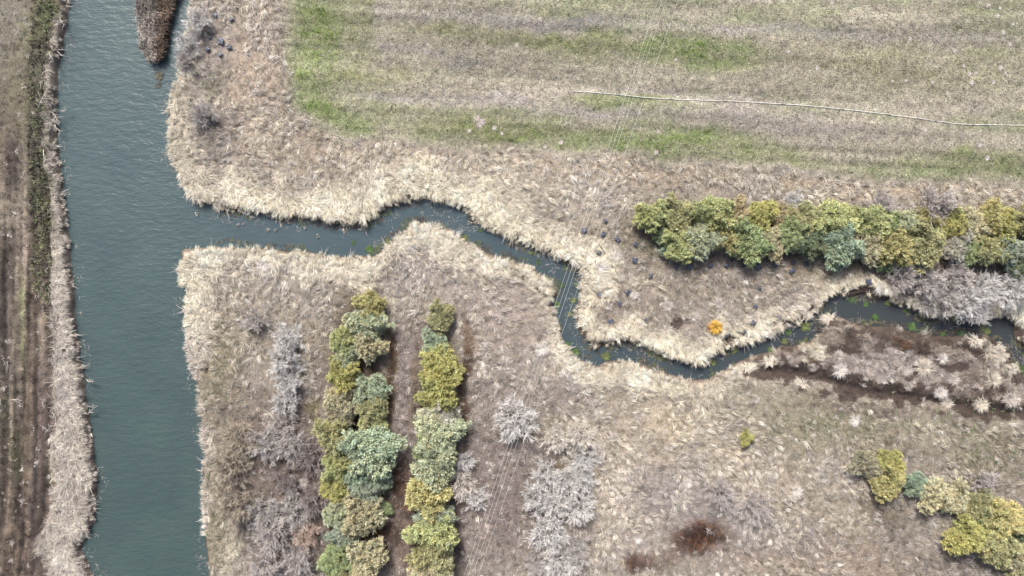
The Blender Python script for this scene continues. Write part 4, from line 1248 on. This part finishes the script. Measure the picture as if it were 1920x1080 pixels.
# orange bush: yellow blades with a reddish side
root = empty('orange_bush', (*P3(1341, 614, .3), float(height(np.array([P3(1341, 614)[0]]), np.array([P3(1341, 614)[1]]))[0])))
tag(root, 'bright orange-yellow bushy plant on the heath above the stream', 'bush')
o = link_mesh('yellow_foliage', tuft_mesh('orange_bush_blades', 500, 260, .9, 0, .11, M_leaf), root); o.scale = (.72, .85, .75); o.color = (*alb((236, 176, 44), 1.15), 1)
o = link_mesh('red_foliage', tuft_mesh('red_bush_blades', 501, 90, .8, 0, .11, M_leaf), root, (-.45, -.05, 0)); o.scale = (.42, .55, .6); o.color = (*alb((204, 124, 84), 1.1), 1)

# small pale seed tufts on the field and the track
DOTS = [(1734, 30), (1875, 15), (1894, 83), (1807, 124), (1817, 139), (1830, 137), (1875, 128), (1885, 137), (1674, 152), (1699, 151), (1748, 155), (1820, 156), (1477, 97), (1853, 10),
        (1705, 74), (1862, 154), (1775, 176), (927, 240), (941, 250), (880, 245), (1022, 275), (1052, 267), (1234, 248), (1230, 286), (969, 84), (1267, 112), (1837, 272), (1852, 297), (1560, 5), (1900, 45), (1870, 30), (1882, 60), (1790, 95), (1531, 128), (1735, 243)]
for k, (px, py) in enumerate(DOTS):
    single('pale_seed_tuft', DOT[k % 2], px, py, random.uniform(4, 6.5), (214, 202, 190), 1.0, 'small pale dry tuft dotted on the mown field', 'tuft', 'pale dots on the mown field', hs=.6)
for k, (px, py) in enumerate(((894, 222), (904, 228), (899, 234))):
    single('pale_seed_tuft', DOT[k % 2], px, py, 8, (196, 178, 168), 1.05, 'pinkish pale tuft of the three clustered on the mown field', 'tuft', 'clustered pinkish tufts on the mown field', hs=.5)
LDOTS = [(4, 18), (10, 24), (15, 22), (46, 17), (18, 37), (3, 67), (18, 80), (2, 78), (36, 58), (58, 60), (10, 148), (83, 3), (30, 62), (38, 68), (8, 100), (5, 428), (42, 332), (22, 520), (10, 640), (17, 670), (8, 840), (5, 925), (10, 937), (53, 904), (26, 940), (65, 874), (30, 958), (72, 950), (27, 970), (16, 880)]
for k, (px, py) in enumerate(LDOTS):
    single('pale_seed_tuft', DOT[k % 2], px, py, random.uniform(3, 4.8), (168, 156, 144), .9, 'small pale tuft scattered on the brown track side', 'tuft', 'pale tufts on the track side', hs=.5)


# ------------------------------------------------------------------ dark plastic planting sheets
def plastic_mesh(seed):
    r_ = np.random.default_rng(seed)
    n_ = 9
    u = np.linspace(-1, 1, n_)
    gx_, gy_ = np.meshgrid(u, u)
    rad = np.maximum(np.abs(gx_), np.abs(gy_))
    jag = 1 + .22 * r_.normal(0, 1, gx_.shape) * (rad > .95)
    zz_ = .06 + .26 * r_.random(gx_.shape) - .05 * rad ** 2
    vx = gx_ * jag + r_.normal(0, .04, gx_.shape); vy = gy_ * jag * .85 + r_.normal(0, .04, gx_.shape)
    v = np.stack([vx.ravel(), vy.ravel(), zz_.ravel()], 1)
    v2 = v.copy(); v2[:, 2] -= .03
    k = (np.arange(n_ - 1)[:, None] * n_ + np.arange(n_ - 1)[None, :]).ravel()
    top = np.stack([k, k + 1, k + n_ + 1, k + n_], 1)
    bot = top[:, ::-1] + n_ * n_
    rim = list(range(n_)) + [i * n_ + n_ - 1 for i in range(1, n_)] + [(n_ - 1) * n_ + i for i in range(n_ - 2, -1, -1)] + [i * n_ for i in range(n_ - 2, 0, -1)]
    side = np.array([[rim[i], rim[i] + n_ * n_, rim[(i + 1) % len(rim)] + n_ * n_, rim[(i + 1) % len(rim)]] for i in range(len(rim))])
    f = np.concatenate([top, bot, side])
    return np_mesh('plastic_sheet', np.concatenate([v, v2]), f, np.full(len(f), 4), None, M_plastic)


M_plastic = plain_mat('navy_black_plastic', tuple(alb((66, 74, 98), 1.0)), .35, .5, .35, 3.0)
PLASTIC = [plastic_mesh(600 + k) for k in range(4)]
for k, (px, py, lb) in enumerate(SHEETS):
    x_, y_ = P3(px, py)
    z_ = float(height(np.array([x_]), np.array([y_]))[0])
    o = link_mesh('plastic_sheet', PLASTIC[k % 4], None, (x_, y_, z_ + .14))
    s_ = random.uniform(.19, .27)
    o.scale = (s_ * random.uniform(.8, 1.15), s_ * random.uniform(.8, 1.2), s_ * 1.3)
    o.rotation_euler = (0, 0, random.uniform(0, 3.14))
    tag(o, lb, 'plastic sheet', 'dark plastic planting sheets')

# ------------------------------------------------------------------ irrigation pipe
M_pipe = plain_mat('white_plastic_pipe', tuple(alb((226, 220, 214), 1.25)), .45, .4, .08, 2.0)
M_joint = plain_mat('grey_pipe_coupling', tuple(alb((176, 170, 168), 1.0)), .5, .4, .1, 3.0)
PIPE = [(1074, 170), (1140, 175.5), (1210, 182), (1290, 186), (1360, 188), (1440, 192), (1520, 198.5), (1600, 206), (1660, 213), (1720, 220), (1790, 231), (1830, 233), (1920, 234.5), (2060, 238), (2500, 250)]
pp = [(*P3(a_, b_, .15), 0) for a_, b_ in PIPE]
pp = [(a_, b_, float(height(np.array([a_]), np.array([b_]))[0]) + .13) for a_, b_, _ in pp]
root = empty('irrigation_pipe', pp[0])
tag(root, 'long thin white irrigation pipe lying across the mown field', 'pipe')
loc0 = Vector(pp[0])
fine_p = []
for a_, b_ in zip(pp[:-1], pp[1:]):
    for t in np.linspace(0, 1, 8, endpoint=False):
        q_ = Vector(a_).lerp(Vector(b_), float(t)); fine_p.append(q_)
fine_p.append(Vector(pp[-1]))
fine_p = [Vector((q_.x, q_.y, float(height(np.array([q_.x]), np.array([q_.y]))[0]) + .07)) for q_ in fine_p]
v, l_, s, c = tube_geo([q_ - loc0 for q_ in fine_p], [.025] * len(fine_p), (.8, .8, .8), 8)
link_mesh('pipe_tube', np_mesh('pipe_tube', v, l_, s, None, M_pipe, True), root)
for k in range(10, len(fine_p) - 1, 11):
    q0, q1 = fine_p[k], fine_p[k + 1]
    dv = (q1 - q0).normalized()
    v, l_, s, c = tube_geo([q0 - dv * .22 - loc0, q0 - loc0, q0 + dv * .22 - loc0], [.034, .04, .034], (.6, .6, .6), 8)
    link_mesh('coupling', np_mesh('pipe_coupling', v, l_, s, None, M_joint, True), root)

# ------------------------------------------------------------------ overhead wires
M_wire = plain_mat('aluminium_wire', tuple(alb((216, 214, 206), 1.1)), .4, .5, .05, 1.0)
WZ2 = 9.0
for nm, x500, sl, lb in ((0, 1065.0, .337, 'leftmost of the four overhead wires crossing field and stream'), (1, 1073.0, .337, 'second from the left of the four overhead wires'),
                         (2, 1080.5, .337, 'third from the left of the four overhead wires'), (3, 1097.5, .348, 'rightmost overhead wire, set apart from the other three')):
    pts = []
    for t in np.linspace(-1, 1, 41):
        py_ = 500 + t * 1700
        x_, y_ = P3(x500 + (500 - py_) * sl, py_, WZ2)
        pts.append((x_, y_, WZ2 + 1.2 * t * t))
    mid = Vector(pts[20])
    v, l_, s, c = tube_geo([Vector(q_) - mid for q_ in pts], [.0068] * 41, (.7, .7, .7), 6)
    o = link_mesh('overhead_wire', np_mesh('overhead_wire', v, l_, s, None, M_wire, True), None, mid)
    tag(o, lb, 'wire', 'overhead wires')

# ------------------------------------------------------------------ dead branches on the left bank, floating twigs
M_dead = plain_mat('bleached_branch', tuple(alb((206, 194, 182), .95)), .8, .2, .12, 8.0)


def branch_mesh(seed, L):
    r_ = random.Random(seed)
    parts = []
    pts = [Vector((0, 0, .05)), Vector((L * .33, r_.uniform(-.1, .1), .22)), Vector((L * .66, r_.uniform(-.15, .15), .28)), Vector((L, r_.uniform(-.2, .2), .25))]
    parts.append(tube_geo(pts, [.045, .036, .028, .012], (1, 1, 1), 5))
    for k in range(7):
        t = r_.uniform(.2, .9); b0 = pts[0].lerp(pts[3], t) + Vector((0, 0, .12)); sg = 1 if k % 2 else -1
        e = b0 + Vector((r_.uniform(.2, .5) * L * .6, sg * r_.uniform(.12, .3) * L, r_.uniform(-.05, .25)))
        parts.append(tube_geo([b0, b0.lerp(e, .5) + Vector((0, 0, .04)), e], [.024, .018, .008], (1, 1, 1), 4))
    v, l_, s, c = join_geo(parts)
    return np_mesh('dead_branch', v, l_, s, None, M_dead, True)


BR = [(17, 700, 1.2, 80, 'forked pale dead branch lying on the brown track'), (26, 749, 1.2, 5, 'straight pale stick lying across the wheel ruts'), (92, 768, 1.1, 100, 'forked bleached branch at the inner edge of the reeds, left bank'),
      (111, 790, 1.0, 95, 'bleached branch below the forked one, left bank'), (90, 812, 1.1, 50, 'curved bleached branch lowest on the left bank soil'), (108, 618, 1.4, 110, 'bleached branch upright in the photo, left bank reeds'),
      (118, 652, 1.8, -8, 'biggest white dead branch spread towards the river'), (104, 684, 1.4, 70, 'white branch below the biggest one, left bank'), (160, 712, .9, -20, 'short pale branch poking over the water'),
      (162, 778, 1.3, 45, 'pale branch leaning out over the river, lower left bank'), (112, 30, 1.5, -60, 'long bleached branch crossing the bank near the top'), (104, 52, 1.2, 20, 'pale branch fan near the top of the left bank'),
      (96, 100, 1.2, -55, 'thin pale branch on the dark weeds, left bank'), (76, 205, 2.0, 62, 'long pale straight branch beside the dark weeds'), (95, 210, 1.4, -42, 'white branch fan at the narrow of the left bank'),
      (110, 208, .8, 5, 'pale twig branch over the water at the narrow'), (100, 232, 1.3, -50, 'pale branch at the water below the narrow'), (86, 282, 1.3, -70, 'pale branch in the reeds further down the left bank'), (362, 2, 1.2, 140, 'white branch at the top edge on the right river bank')]
for k, (px, py, L, ang, lb) in enumerate(BR):
    x_, y_ = P3(px, py)
    o = link_mesh('dead_branch', branch_mesh(700 + k, L), None, (x_, y_, max(float(height(np.array([x_]), np.array([y_]))[0]), -.5) + .25))
    o.rotation_euler = (0, 0, math.radians(ang))
    tag(o, lb, 'branch', 'bleached dead branches')

FL = [(450, 418), (455, 425), (466, 410), (508, 430), (513, 437), (520, 420), (540, 418), (547, 421), (531, 426), (570, 432), (600, 446), (640, 428), (670, 430), (365, 397), (1012, 484), (970, 472), (875, 421)]
FLM = [branch_mesh(760 + k, .55) for k in range(3)]
for k, (px, py) in enumerate(FL):
    x_, y_ = P3(px, py, WZ)
    o = link_mesh('floating_twig', FLM[k % 3], None, (x_, y_, WZ - .1))
    o.scale = (random.uniform(.7, 1.2), random.uniform(.8, 1.4), .7)
    o.rotation_euler = (0, 0, random.uniform(0, 6.28))
    tag(o, 'small pale twig floating on the stream under its bank', 'twig', 'floating twigs')
